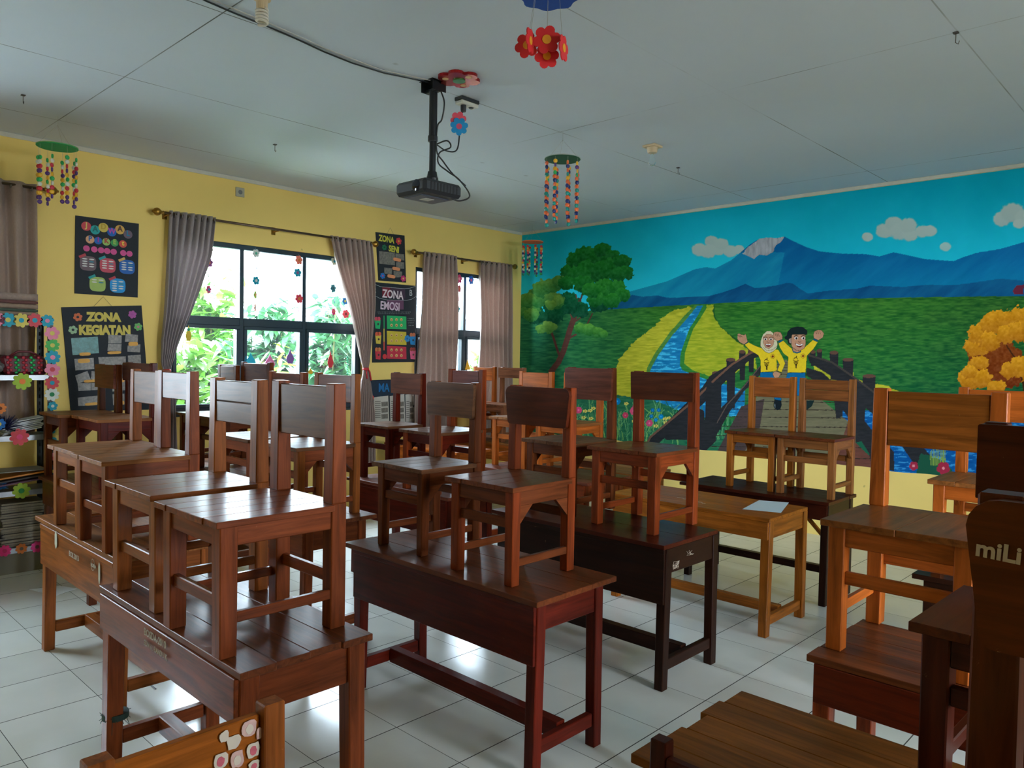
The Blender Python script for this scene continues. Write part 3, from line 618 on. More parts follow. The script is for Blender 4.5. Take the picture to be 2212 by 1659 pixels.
    c.put(c.poly(ck((1240, 400), (1320, 428), (1385, 405), (1375, 450), (1330, 480), (1280, 465))), (92, 26, 24)); c.put(c.poly(ck((1255, 410), (1320, 435), (1378, 415), (1368, 442), (1310, 452), (1270, 440))), (236, 232, 220))
    # torch prints and round badges
    for ox, oy in ((760, 0), (1262, -30)):
        for k in range(3): c.put(c.line(ck((ox-42+k*8, 735+k*25+oy), (ox, 748+k*22+oy), (ox+42-k*8, 732+k*25+oy)), 1.9), (56, 40, 16))
        c.put(c.poly(ck((ox-14, 795+oy), (ox+16, 795+oy), (ox+12, 868+oy), (ox-6, 868+oy))), (56, 40, 16))
        c.put(c.line(ck((ox-38, 712+oy), (ox-20, 680+oy), (ox-2, 690+oy), (ox+8, 655+oy)), 1.4), (56, 40, 16)); c.put(c.line(ck((ox+8, 655+oy), (ox+14, 690+oy), (ox+30, 712+oy)), 1.2), (56, 40, 16))
    for ox, oy in ((865, 632), (1382, 625)):
        for k in range(10): c.put(c.circ(*ck((ox+36*math.cos(k*.628), oy+36*math.sin(k*.628)))[0], 1.0), (140, 104, 24))
        c.put(c.circ(*ck((ox, oy))[0], 2.8), (140, 70, 24)); c.put(c.circ(*ck((ox, oy))[0], 1.3), (60, 40, 20))

GAIN = 1.4
def attr_mat(name, rough=0.55):
    m = bpy.data.materials.new(name); m.use_nodes = True; n = m.node_tree; bb = n.nodes['Principled BSDF']
    a = n.nodes.new('ShaderNodeAttribute'); a.attribute_name = 'paint'; n.links.new(a.outputs['Color'], bb.inputs['Base Color'])
    bb.inputs['Roughness'].default_value = .8; bb.inputs['Specular IOR Level'].default_value = 0.08
    t = n.nodes.new('ShaderNodeTexCoord'); z = n.nodes.new('ShaderNodeTexNoise'); z.inputs['Scale'].default_value = 60; n.links.new(t.outputs['Object'], z.inputs['Vector'])
    bp = n.nodes.new('ShaderNodeBump'); bp.inputs['Strength'].default_value = 0.1; bp.inputs['Distance'].default_value = 0.002; n.links.new(z.outputs['Fac'], bp.inputs['Height']); n.links.new(bp.outputs[0], bb.inputs['Normal'])
    return m
M_mural = attr_mat('mural_paint')
def painted_patch(name, x0, x1, z0, z1, step, off, fns, parent, keep=None, zlow=None):
    nx = int(round((x1-x0)/step))+1; nz = int(round((z1-z0)/step))+1
    X, Z = np.meshgrid(np.linspace(x0, x1, nx), np.linspace(z0, z1, nz))
    if zlow is not None: Z = Z+zlow(X)*(z1-Z)/(z1-z0)
    U, V = to_px(X, Z); c = Canvas(U, V)
    if keep: c.A[:] = -999
    for f in fns: f(c)
    ok = c.A[..., 0] > -500; rgb = np.clip(c.A, 0, 255)/255
    l = np.where(rgb <= .04045, rgb/12.92, ((rgb+.055)/1.055)**2.4)*GAIN; l = np.clip(l, 0, .92)
    me = bpy.data.meshes.new(name); n = nx*nz
    co = np.stack([X, np.full_like(X, -off), Z], -1).reshape(-1, 3)
    ii = np.arange(n).reshape(nz, nx); q = np.stack([ii[:-1, :-1], ii[:-1, 1:], ii[1:, 1:], ii[1:, :-1]], -1).reshape(-1, 4)
    if keep:
        okf = ok.reshape(-1)[q].all(1); q = q[okf]; used = np.unique(q); mp = -np.ones(n, int); mp[used] = np.arange(len(used)); q = mp[q]; co = co[used]; l = l.reshape(-1, 3)[used]; n = len(used)
    me.vertices.add(n); me.vertices.foreach_set('co', co.astype(np.float32).ravel())
    nf = len(q); me.loops.add(nf*4); me.polygons.add(nf); me.loops.foreach_set('vertex_index', q.astype(np.int32).ravel())
    me.polygons.foreach_set('loop_start', np.arange(0, nf*4, 4, dtype=np.int32)); me.update(calc_edges=True)
    at = me.color_attributes.new('paint', 'FLOAT_COLOR', 'POINT'); col = np.ones((n, 4), np.float32); col[:, :3] = l.reshape(-1, 3); at.data.foreach_set('color', col.ravel())
    me.materials.append(M_mural); o = bpy.data.objects.new(name, me); C.objects.link(o); o.parent = parent
    return o
zl = lambda X: 0.006*np.sin(X*5.1)+0.005*np.sin(X*13.3+1)
mural = painted_patch('landscape_mural', 0.003, 5.6, 0.680, H-0.034, 0.0050, 0.0015, [paint_mural], wall_back, zlow=zl)
mural['label'] = 'painted landscape mural: volcano, rice fields, river and bridge'
painted_patch('landscape_mural', 5.6, ROOM_X-.002, 0.680, H-0.034, 0.012, 0.0015, [paint_mural], wall_back, zlow=zl)
kids = painted_patch('painted_children', 3.00, 4.40, 0.80, 2.08, 0.0030, 0.0025, [paint_kids], wall_back, keep=True)
kids['label'] = 'painted girl in headscarf and boy in yellow shirts'
# bare electrical wire end poking from the wall by the painted rail
b = MB(); b.tube([(3.20, -0.004, 1.315), (3.26, -0.03, 1.31), (3.33, -0.05, 1.308)], .004)
tag(b.build('wire_stub', simple('white_plastic', (215, 215, 210), .5)), 'short white wire stub poking out of the painted bridge rail', 'wire')

# ================================================================== DESKS
W_ = {}
def wd(key, col, **k):
    if key not in W_: W_[key] = wood('wood_'+key, col, **k)
    return W_[key]
W_redbrown = wd('reddish_brown', (128, 70, 44)); W_top = wd('worn_brown_top', (112, 66, 44), rough=.34, wear=.3)
W_golden = wd('golden_brown', (140, 86, 44), rough=.34); W_mar = wd('dark_maroon', (84, 26, 18), wear=.15); W_black = wd('near_black', (38, 20, 15), wear=.35)
W_mid = wd('mid_brown', (104, 58, 36)); W_ochre = wd('ochre', (158, 100, 38), rough=.36); W_orange = wd('orange_brown', (168, 96, 44)); W_purple = wd('purple_brown', (108, 62, 54))
W_pink = wd('dusty_pink_brown', (140, 96, 80)); W_tan = wd('tan_brown', (140, 96, 60), rough=.4); W_grey = wd('greyed_brown', (104, 74, 58), rough=.35); W_red = wd('red_brown', (122, 58, 32), wear=.3)
W_darkred = wd('dark_red_brown', (66, 26, 16)); W_edge = wd('dark_chair', (84, 42, 22), wear=.2)

def text(body, size, mat, parent, rotm, name='stencil_lettering', bold=0.0, extr=0.0006, align='LEFT', sx=1.0):
    cu = bpy.data.curves.new(name, 'FONT'); cu.body = body; cu.size = size; cu.extrude = extr; cu.offset = bold; cu.align_x = align
    cu.materials.append(mat); cu.resolution_u = 4; tmp = bpy.data.objects.new('tmp', cu); C.objects.link(tmp)
    me = bpy.data.meshes.new_from_object(tmp); me.name = name; bpy.data.objects.remove(tmp); bpy.data.curves.remove(cu)
    o = bpy.data.objects.new(name, me); C.objects.link(o); o.parent = parent
    o.matrix_local = rotm @ Matrix.Diagonal((sx, 1, 1, 1)); return o
def face_y(x, y, z, roll=0):     # text on a face that looks towards -y
    return Matrix.Translation((x, y, z)) @ Matrix.Rotation(PI/2, 4, 'X') @ Matrix.Rotation(roll, 4, 'Z')
def face_x(x, y, z, roll=0):     # text on a face that looks towards +x
    return Matrix.Translation((x, y, z)) @ Matrix.Rotation(PI/2, 4, 'Z') @ Matrix.Rotation(PI/2, 4, 'X') @ Matrix.Rotation(roll, 4, 'Z')
def face_up(x, y, z, roll=0):
    return Matrix.Translation((x, y, z)) @ Matrix.Rotation(roll, 4, 'Z')

def desk(label, x0, x1, y0, y1, zt=0.70, top=W_top, body=W_mid, front=None, fh=.17, sh=.13, ov=(.035, .035, .03, .05), leg=.052, planks=4, tt=.022, notch=0, splay=.012, long_z=(.09, .15), group='pupils\' desks in rows'):
    front = front or body
    cx, cy = (x0+x1)/2, (y0+y1)/2; r = empty('school_desk', (cx, cy, 0), label=label, cat='desk', group=group)
    X0, X1, Y0, Y1 = x0-cx, x1-cx, y0-cy, y1-cy; zb = zt-tt
    b = MB(); w = (Y1-Y0)/planks
    for k in range(planks):
        j = (k*37 % 5-2)*.0016*(1+notch)
        b.box(X0+j, X1-j*.6, Y0+k*w+(.0005 if k else 0), Y0+(k+1)*w-.0005, zb, zt, g=0, bev=.0018)
    b.build('tabletop', top, r)
    lx0, lx1, ly0, ly1 = X0+ov[0]+leg/2, X1-ov[1]-leg/2, Y0+ov[2]+leg/2, Y1-ov[3]-leg/2
    for sx, lx in ((-1, lx0), (1, lx1)):
        for sy, ly in ((-1, ly0), (1, ly1)):
            b = MB(); b.bar((lx, ly+sy*splay, 0), (lx, ly, zb), leg*.92, leg*.92, w1=leg, d1=leg); b.build('leg', body, r)
    b = MB(); yb = ly0-leg/2-.003
    n = 2 if fh > .2 else 1
    b.box(lx0-leg/2+.006, lx1+leg/2-.006, yb-.012, yb+.006, zb-fh, zb-.001, g=0, bev=.002)
    if n == 2: b.box(lx0-leg/2+.006, lx1+leg/2-.006, yb-.015, yb-.010, zb-.024, zb-.001, g=0, bev=.002)
    b.build('front_panel', front, r)
    for s, lx in ((-1, lx0), (1, lx1)):
        b = MB(); b.box(lx-.012+s*.008, lx+.012+s*.008, ly0+leg/2-.002, ly1-leg/2+.002, zb-sh, zb-.001, g=1); b.build('side_apron', body, r)
        b = MB(); b.box(lx-.016, lx+.016, ly0+leg/2-.008, ly1-leg/2+.008, long_z[1]-.005-.055, long_z[1]-.005, g=1); b.build('side_stretcher', body, r)
    b = MB(); b.box(lx0+.01, lx1-.01, ly0+leg/2, ly1-.01, zb-sh+.004, zb-sh+.014, g=0); b.build('book_shelf', body, r)
    b = MB(); b.box(lx0+.018, lx1-.018, (ly0+ly1)/2-.025, (ly0+ly1)/2+.025, long_z[0]-.005, long_z[1]+.005, g=0); b.build('long_stretcher', body, r)
    r['_geo'] = (X0, X1, Y0, Y1, yb-.012)
    return r
chalk = simple('worn_white_stencil_paint', (172, 160, 145), .8, noise=.3, nscale=90)
D1 = desk('reddish brown desk at lower left with white stencilled writing on its front', 3.566, 4.680, -6.116, -5.664, body=W_redbrown, top=W_top, fh=.135, sh=.125, notch=2, ov=(.012, .012, .008, .02), leg=.062)
D1o = D1.location
text('BOSDA-2010', .034, chalk, D1, face_y(4.030-D1o.x, -6.1285-D1o.y, .640), bold=.0006, sx=.95)
text('SDN K.. BANDU K.', .026, chalk, D1, face_y(4.030-D1o.x, -6.1285-D1o.y, .605), bold=.0002, sx=.9)
L2 = desk('golden brown desk before the shelf rack, stencilled on its two-board front', 2.005, 3.205, -5.935, -5.47, body=W_golden, top=W_tan, front=W_golden, fh=.215, sh=.12, planks=3, ov=(.10, .02, .012, .03), leg=.055)
L2o = L2.location
text('BOS.2013', .036, chalk, L2, face_y(2.60-L2o.x, -5.9435-L2o.y, .600), bold=.0004)
text('BOSDA', .022, chalk, L2, face_y(2.91-L2o.x, -5.9435-L2o.y, .612), bold=.0004)
def rings(parent, x, y, z, name='chalk_mark'):
    b = MB()
    b.tube([(x+.022*math.cos(a/9*PI), y, z+.026*math.sin(a/9*PI)) for a in range(19)], .0012, 5)
    return b.build(name, chalk, parent)
rings(L2, 2.935-L2o.x, -5.943-L2o.y, .622)
for (x, z, w, h) in [(2.395, .640, .020, .045), (3.02, .60, .012, .05)]:
    b = MB(); b.prism([(x-L2o.x+w*math.cos(a*PI/6)*(1+.15*math.sin(3*a)), z+h*math.sin(a*PI/6)) for a in range(12)], 'y', -5.9425-L2o.y, -5.9435-L2o.y); b.build('torn_sticker', simple('pale_sticker', (170, 170, 150), .7, noise=.3), L2)
D2 = desk('dark maroon desk in the centre foreground, deep plain front panel', 3.600, 4.835, -5.045, -4.545, body=W_mar, top=W_mid, front=W_mar, fh=.235, sh=.11, ov=(.04, .025, .035, .06), planks=3)
E2 = desk('reddish brown desk half hidden behind the nearest three chairs', 1.98, 3.165, -5.0, -4.535, body=W_redbrown, top=W_top)
D3 = desk('near-black desk with white scribbles on its right side', 3.55, 4.715, -4.005, -3.485, zt=.715, body=W_black, top=W_darkred, front=W_black, fh=.27, sh=.125, ov=(.03, .0, .03, -.01), planks=2)
o_ = D3.location
b = MB(); sc = random.Random(4)
for (cy_, cz_, n_) in [(-3.93, .615, 26), (-3.80, .655, 12)]:
    p = [(4.738-o_.x, cy_-o_.y, cz_)]
    for k in range(n_): p.append((4.738-o_.x, cy_-o_.y+sc.uniform(-.035, .035), cz_+sc.uniform(-.022, .022)))
    b.tube(p, .0009, 4)
b.build('white_scribble', chalk, D3)
E3 = desk('maroon desk under the two purple-brown chairs, deep front panel', 1.93, 3.055, -3.905, -3.42, body=W_mar, top=W_purple, front=W_mar, fh=.25, sh=.13)
D5 = desk('ochre desk without chairs, a white paper lying on it', 3.60, 4.745, -2.94, -2.40, body=W_ochre, top=W_ochre, fh=.105, sh=.105, ov=(.03, .005, .02, -.01), planks=3, long_z=(.075, .12), leg=.055)
o_ = D5.location
text('BOS 20', .050, simple('dark_grey_stencil', (150, 140, 125), .8), D5, face_y(4.055-o_.x, -2.9325-o_.y, .610), bold=.002)
b = MB(); p = [(4.02+.018*k-o_.x, -2.74+.012*((k*7) % 3-1)-.018*k*.25-o_.y, .7012) for k in range(14)]; b.tube(p, .0016, 4); b.build('white_scribble', chalk, D5)
K4 = desk('brown desk under the two orange chairs in the middle distance', 2.08, 3.27, -2.75, -2.20, body=W_red, top=W_purple)
J5 = desk('light-topped empty desk near the mural, left of the black desk', 2.08, 3.275, -2.14, -1.63, body=W_orange, top=W_tan, fh=.115, planks=5)
D6 = desk('black-brown desk nearest the mural carrying two light chairs', 3.675, 4.775, -2.15, -1.655, body=W_black, top=W_darkred, front=W_darkred, fh=.11, sh=.12, ov=(.02, .02, .06, .0), leg=.05, long_z=(.17, .21))
o_ = D6.location
b = MB(); b.bar((4.55-o_.x, -2.0-o_.y, .585), (4.735-o_.x, -2.0-o_.y, .40), .03, .03); b.v = [(p[0], p[1], p[2]) for p in b.v]; b.build('brace', W_ochre, D6)
b = MB()
for k in range(3): b.tube([(4.60-o_.x, -1.98+k*.03-o_.y, .60), (4.64-o_.x, -2.0+k*.03-o_.y, .568-k*.006), (4.70-o_.x, -1.97+k*.03-o_.y, .575), (4.73-o_.x, -1.98+k*.02-o_.y, .60)], .007, 6)
tag(b.build('plastic_strap', simple('blue_plastic', (40, 92, 150), .4)), None)
bpy.data.objects['plastic_strap'].parent = D6
V6 = desk('small orange desk in the far corner under two chairs', .16, 1.22, -1.36, -.90, body=W_orange, top=W_tan)
W4 = desk('orange desk by the window wall seen between chair legs', .24, 1.36, -2.30, -1.82, body=W_orange, top=W_orange)
U3 = desk('dark desk by the main window under two chairs', .28, 1.46, -4.58, -4.10, body=W_mid, top=W_top)
P2 = desk('dark brown desk in front of the activity board', .53, 1.56, -5.54, -5.02, body=W_mid, top=W_top)
R1 = desk('brown desk at right under the tall orange-brown chair', 5.738, 6.90, -4.805, -4.335, body=W_red, top=W_top, front=wd('dark_red_front', (98, 38, 20)), fh=.12, sh=.12, ov=(.015, .03, .012, .03), planks=5)
R2 = desk('black desk at far right behind the tall orange-brown chair', 5.68, 6.85, -3.56, -3.06, body=W_black, top=W_black, front=W_black, fh=.22)
FG = desk('weathered plank desk filling the lower right corner', 5.712, 6.92, -5.690, -5.195, body=W_tan, top=wd('weathered_planks', (132, 88, 44), dark=.5, rough=.42, wear=.25, coat=.25), planks=5, notch=3, ov=(.04, .04, .02, .03))
RN = desk('desk just below the camera under the chair marked in chalk', 6.28, 7.42, -6.60, -6.05, body=W_mid, top=W_top)

# ================================================================== CHAIRS
def chair(label, x, y, z=.70, w=.36, d=.38, sh=.41, bh=.80, mat=W_mid, seat=None, back=None, legm=None, style='front', board=.165, rz=0, lean=.02, leg=.046,
          brace=True, fz=.245, sz=.085, planks=4, rnd=0, taper=False, seat_ov=.018, cat='chair', gap=None, bdrop=0, nboard=1, group='wooden pupil chairs'):
    """x, y: left front corner of the footprint; the chair faces -y, back at +y"""
    seat = seat or mat; back = back or mat; legm = legm or mat
    hx, hy = w/2, d/2
    r = empty('school_chair', (x+hx, y+hy, z), rz, label=label, cat=cat, group=group)
    st = .02; zs = sh-st
    b = MB(); n = planks; X0, X1, Y0, Y1 = -hx-seat_ov, hx+seat_ov, -hy-.022, hy-leg*.1
    pw = (X1-X0)/n; Yr = hy-leg-.001
    for k in range(n):
        a, c = X0+k*pw+(.0004 if k else 0), X0+(k+1)*pw-(.0004 if k < n-1 else 0)
        y1 = Yr
        b.box(a, c, Y0+(k*29 % 3)*.0015, y1, zs, sh, g=1, bev=.0016)
    b.box(-hx+leg+.001, hx-leg-.001, Yr-.002, hy-.004, zs+.0005, sh-.0005, g=1, bev=.001)
    b.build('seat', seat, r)
    tb = .55 if taper else .95
    for s in (-1, 1):
        b = MB(); b.bar((s*(hx-leg/2), -hy+leg/2, 0), (s*(hx-leg/2), -hy+leg/2, zs), leg*(tb+.2 if taper else tb), leg*.95, w1=leg, d1=leg); b.build('leg', legm, r)
        b = MB(); b.bar((s*(hx-leg/2), hy-leg/2, 0), (s*(hx-leg/2), hy-leg/2, sh+.001), leg*.95, leg, w1=leg, d1=leg)
        b.bar((s*(hx-leg/2), hy-leg/2, sh), (s*(hx-leg/2), hy-leg/2+lean, bh), leg, leg, w1=leg*.92, d1=leg*.8); b.build('leg', legm, r)
    ah = .062; az = zs-ah
    b = MB(); b.box(-hx+leg-.002, hx-leg+.002, -hy+.006, -hy+.026, az, zs, g=0); b.build('apron', mat, r)
    b = MB(); b.box(-hx+leg-.002, hx-leg+.002, hy-.026, hy-.006, az, zs, g=0); b.build('apron', mat, r)
    for s in (-1, 1):
        xa, xb = sorted((s*(hx-.006), s*(hx-.026)))
        b = MB(); b.box(xa, xb, -hy+leg-.002, hy-leg+.002, az, zs, g=1); b.build('apron', mat, r)
        b = MB(); b.box(xa, xb, -hy+leg-.002, hy-leg+.002, sz-.016, sz+.016, g=1); b.build('stretcher', mat, r)
        if brace:
            t = .075
            for pp in ([(-hy+leg-.001, az+.001), (-hy+leg+t, az+.001), (-hy+leg-.001, az-t)], [(hy-leg+.001, az+.001), (hy-leg-t, az+.001), (hy-leg+.001, az-t)]):
                b = MB(); b.prism(pp, 'x', xa+.001, xb-.001, g=1); b.build('corner_brace', mat, r)
    for yy in (-hy+.013, hy-.033):
        b = MB(); b.box(-hx+leg-.002, hx-leg+.002, yy, yy+.02, fz-.02, fz+.02, g=0); b.build('stretcher', mat, r)
    z1 = bh-(.004 if style != 'flush' else .010)-bdrop; z0 = z1-board
    def ly(zz): return hy-leg/2+lean*(zz-sh)/(bh-sh)
    b = MB()
    if style == 'front':
        xa, xb = -hx-.004, hx-.006 if not rnd else hx+.004; t = .018
        yf = lambda zz: ly(zz)-leg*.46
        def bent(p): return (p[0], p[1]+yf(p[2]), p[2])
        q = rnd if rnd else .006
        pts = []
        for (px, pz, a0) in ((xa+q, z1-q, PI/2), (xa+q, z0+q*.5, PI), (xb-q, z0+q*.5, 1.5*PI), (xb-q, z1-q, 0)):
            for k in range(5):
                a = a0+k*PI/8; rr_ = q if pz > (z0+z1)/2 else q*.5
                pts.append((px+rr_*math.cos(a), pz+rr_*math.sin(a)))
        b.prism(pts, 'y', 0, -t, g=0); b.v = [bent(p) for p in b.v]
    elif style == 'flush':
        xa, xb = -hx+leg-.001, hx-leg+.001; hh = board/nboard
        for k in range(nboard):
            b.box(xa, xb, -.012, .010, z0+k*hh+(.0015 if k else 0), z0+(k+1)*hh, g=0, bev=.003, fn=lambda p: (p[0], p[1]+ly(p[2])-leg*.12, p[2]))
    b.build('backrest', back, r)
    return r
Z = .70
# nearest group on D1
A1a = chair('golden brown chair on the lower left desk, left one of its pair', 3.630, -6.095, Z, w=.40, d=.42, mat=W_golden, back=W_grey, style='flush', board=.165, nboard=2, bh=.795, lean=.0, leg=.054, sz=.12, fz=.17, brace=False)
A1c = chair('large reddish brown chair nearest the camera at left, glossy seat', 4.160, -6.120, Z, w=.405, d=.43, mat=W_redbrown, back=W_grey, style='flush', board=.175, bh=.80, lean=.0, leg=.056, sz=.115, fz=.16, brace=False, planks=5)
# L2
chair('leftmost chair on the golden desk by the shelf rack, plain seat edge', 2.285, -5.925, Z, w=.385, d=.42, mat=W_golden, seat=W_tan, back=W_grey, style='flush', board=.17, bh=.80, lean=.0, leg=.05, brace=False, fz=.22)
chair('brown chair beside the leftmost one, its seat edge ragged', 2.708, -5.942, Z, w=.385, d=.42, mat=W_redbrown, seat=W_tan, back=W_purple, style='flush', board=.13, bh=.805, lean=.0, leg=.052, brace=False, fz=.18)
# D2
chair('dark chair at the left end of the centre maroon desk, tapered front leg', 3.728, -4.952, Z, w=.335, d=.36, mat=W_mid, legm=W_mid, seat=W_grey, back=W_grey, style='front', board=.165, bh=.775, sh=.395, rnd=.018, taper=True, lean=.0)
chair('dark red chair at the right end of the centre maroon desk, chipped edges', 4.288, -4.985, Z, w=.362, d=.385, mat=W_mid, legm=W_red, seat=W_mid, back=wd('dark_red_board', (86, 38, 22)), style='front', board=.168, bh=.775, sh=.395, rnd=.03, lean=.0, sz=.09)
# D3
chair('purple-brown chair behind, at the left on the near-black desk', 3.665, -3.84, .715, w=.35, d=.41, mat=W_mid, back=W_purple, seat=W_grey, style='front', board=.19, bh=.835, sh=.415, rnd=.018, lean=-.01, seat_ov=.03)
chair('red-brown chair with dark board at the right on the near-black desk', 4.165, -3.865, .715, w=.405, d=.425, mat=W_red, back=wd('dark_brown_board', (82, 42, 24)), seat=W_mid, style='front', board=.155, bh=.822, sh=.42, lean=-.01, leg=.05)
# D6
chair('light orange-brown chair on the desk nearest the mural, left of two', 3.990, -2.045, Z, w=.36, d=.36, mat=W_ochre, back=wd('light_brown_board', (150, 92, 48)), seat=W_mid, style='flush', board=.145, bh=.80, sh=.405, lean=.0, leg=.044, seat_ov=.008)
chair('light brown chair with chalky smears, right one nearest the mural', 4.372, -2.048, Z, w=.392, d=.375, mat=W_tan, back=wd('smeared_board', (122, 80, 50), wear=.9), seat=W_mid, style='flush', board=.145, nboard=2, bh=.795, sh=.405, lean=.0, leg=.044, seat_ov=.008)
# K4 (H3, H4)
chair('orange chair with plain wide board in the middle distance', 2.13, -2.60, Z, w=.385, d=.36, mat=W_orange, legm=W_orange, back=W_orange, seat=W_tan, style='flush', board=.16, bh=.79, lean=.0)
chair('tan chair half hidden behind the purple-brown board, before flowers', 2.675, -2.66, Z, w=.385, d=.375, mat=W_orange, seat=W_tan, back=W_orange, style='flush', board=.16, bh=.79, lean=.0)
# V6 (H1, H2)
chair('small orange-brown chair in the far corner by the last curtain', .175, -1.30, Z, w=.36, d=.36, mat=W_orange, seat=W_pink, back=W_orange, style='flush', board=.15, bh=.80, sh=.40, lean=.0)
chair('small pinkish chair with peeling paint in the far corner', .615, -1.30, Z, w=.38, d=.36, mat=W_pink, back=wd('peeling_board', (146, 104, 92), wear=.95, wearcol=(210, 195, 180)), seat=W_pink, style='front', board=.115, bh=.80, sh=.40, lean=.0)
# E3 (G1, G2)
chair('purple-brown chair before the newspaper board, split in its backrest', 1.985, -3.83, Z, w=.35, d=.34, mat=W_mar, back=W_purple, seat=W_grey, style='front', board=.155, bh=.775, sh=.40, rnd=.012, lean=.0)
chair('purple-painted chair right of the split one on the maroon desk', 2.580, -3.90, Z, w=.36, d=.44, mat=W_mar, legm=W_red, back=wd('purple_board', (112, 70, 80)), seat=W_grey, style='flush', board=.13, bh=.815, sh=.405, lean=.0)
# E2
chair('brown chair with light orange post in front of the main window', 2.075, -4.965, Z, w=.43, d=.39, mat=W_redbrown, seat=W_grey, back=W_purple, style='flush', board=.155, bh=.785, sh=.395, lean=.0, legm=W_redbrown)
chair('dark-boarded chair with a tall light brown rear post by the tied curtain', 2.640, -4.985, Z, w=.43, d=.40, mat=W_redbrown, seat=W_grey, back=W_mid, legm=W_golden, style='flush', board=.155, bh=.79, sh=.40, lean=.0)
# U3
RC = chair('chair with a white panel on its backrest before the main window', .42, -4.50, Z, w=.33, d=.36, mat=W_mid, seat=W_grey, style='flush', board=.17, bh=.80, sh=.41, lean=.0)
chair('tall dark chair between the white panel and the orange post', .79, -4.52, Z, w=.47, d=.40, mat=W_mid, back=W_mid, seat=W_grey, style='flush', board=.18, bh=.83, sh=.41, lean=.0)
b = MB(); b.box(-.145, .125, -.004, .004, .620, .805, bev=.001)  # plain white panel over the chair's backrest
card = b.build('white_panel', simple('white_panel_face', (225, 228, 235), .5)); card.location = (.42+.165, -4.50+.335, Z)
tag(card, 'white panel on a chair back before the window', 'card')
# P2
chair('dark chair in front of the activity board, narrow purple board', .50, -5.50, Z, w=.39, d=.40, mat=W_mid, back=W_purple, seat=W_tan, style='front', board=.17, bh=.80, sh=.455, lean=.0)
chair('wide maroon chair with chalk scribble on its board by the activity board', .94, -5.42, Z, w=.48, d=.36, mat=W_mar, back=wd('dark_maroon_board', (84, 52, 50)), seat=W_tan, style='front', board=.125, bh=.82, sh=.455, rnd=.02, lean=.0, taper=True)
# R1, R2
chair('tall orange-brown chair at right with daylight on its posts', 5.755, -4.715, Z, w=.40, d=.405, mat=W_orange, back=wd('warm_brown_board', (140, 88, 40)), seat=wd('warm_brown_seat', (128, 82, 46)), style='flush', board=.185, bh=.815, sh=.41, lean=.0, leg=.05, sz=.12, fz=.23, planks=2, brace=False)
chair('orange-brown chair at the far right standing before the painted pond', 5.725, -3.475, Z, w=.385, d=.385, mat=W_orange, back=W_orange, seat=W_tan, style='flush', board=.14, bh=.80, sh=.405, lean=.0, leg=.045)
# FG
chair('nearly black chair at right edge with plain maroon board', 6.235, -5.47, Z, w=.40, d=.40, mat=W_darkred, back=W_darkred, seat=W_edge, legm=W_darkred, style='front', board=.17, bh=.765, sh=.385, lean=.03, leg=.052, rz=-.03)
ML = chair('dark chair with rounded board chalked miLi at the right edge', 6.455, -6.475, Z, w=.385, d=.40, mat=W_edge, back=wd('chalked_board', (92, 46, 20), wear=.5), legm=W_edge, style='front', board=.168, bh=.748, sh=.39, rnd=.032, lean=.0, leg=.05)
text('miLi', .026, simple('chalk_white', (168, 150, 130), .9), ML, face_y(-.186, .1325, .680, -.05), name='chalk_writing', bold=.0008)
FC = chair('chair on the floor tucked against the lower right plank desk', 5.782, -6.10, 0, w=.385, d=.395, mat=W_darkred, style='flush', board=.16, bh=.785, sh=.41, lean=.0, leg=.042, back=W_darkred, bdrop=.02)
SC_ = chair('golden chair at the bottom edge with pink stickers on its board', 4.71, -6.632, 0, w=.42, d=.40, mat=W_golden, back=wd('golden_board', (158, 98, 40), wear=.3), style='flush', board=.17, bh=.80, sh=.41, lean=.0, leg=.055, rz=-PI/2, bdrop=.012)

# ------------------------------------------------------------------ stickers on the golden chair back (plain pink and white ones)
st_w = simple('sticker_white', (205, 195, 180), .5, noise=.1); st_p = simple('sticker_pink', (196, 92, 108), .5, noise=.35, nscale=90); st_l = simple('sticker_pale_pink', (200, 165, 158), .5, noise=.25, nscale=80)
def blob(mb, cx, cz, rx, rz_, y, n=14, j=.12, seed=0, plane='y', t=.0008, mi=0, sq=0):
    rr = random.Random(seed); pts = []
    for k in range(n):
        a = 2*PI*k/n; q = 1+rr.uniform(-j, j); c_, s_ = math.cos(a), math.sin(a)
        if sq: m_ = max(abs(c_), abs(s_)); q = q*(1/m_)**sq
        pts.append((cx+rx*q*c_, cz+rz_*q*s_))
    mb.prism(pts, plane, y, y+t, mi=mi)
for k, (u, v, rx, rz_, m1, m2) in enumerate([(-.128, .757, .017, .018, st_l, st_w), (-.092, .738, .016, .015, st_w, None), (-.07, .758, .010, .012, st_w, None), (-.152, .737, .007, .013, st_l, None), (-.062, .707, .016, .018, st_w, st_p), (-.100, .696, .015, .018, st_l, st_w), (-.138, .704, .015, .017, st_w, st_p), (-.050, .672, .012, .010, st_w, None), (-.140, .668, .013, .012, st_w, st_p)]):
    s_ = MB(); blob(s_, u, v, rx, rz_, .2005-.0205, seed=k, sq=.6, mi=0); 
    if m2: blob(s_, u, v-.002, rx*.55, rz_*.6, .2005-.0197, seed=k+30, mi=1)
    s_.build('sticker', [m1, m2] if m2 else [m1], SC_)

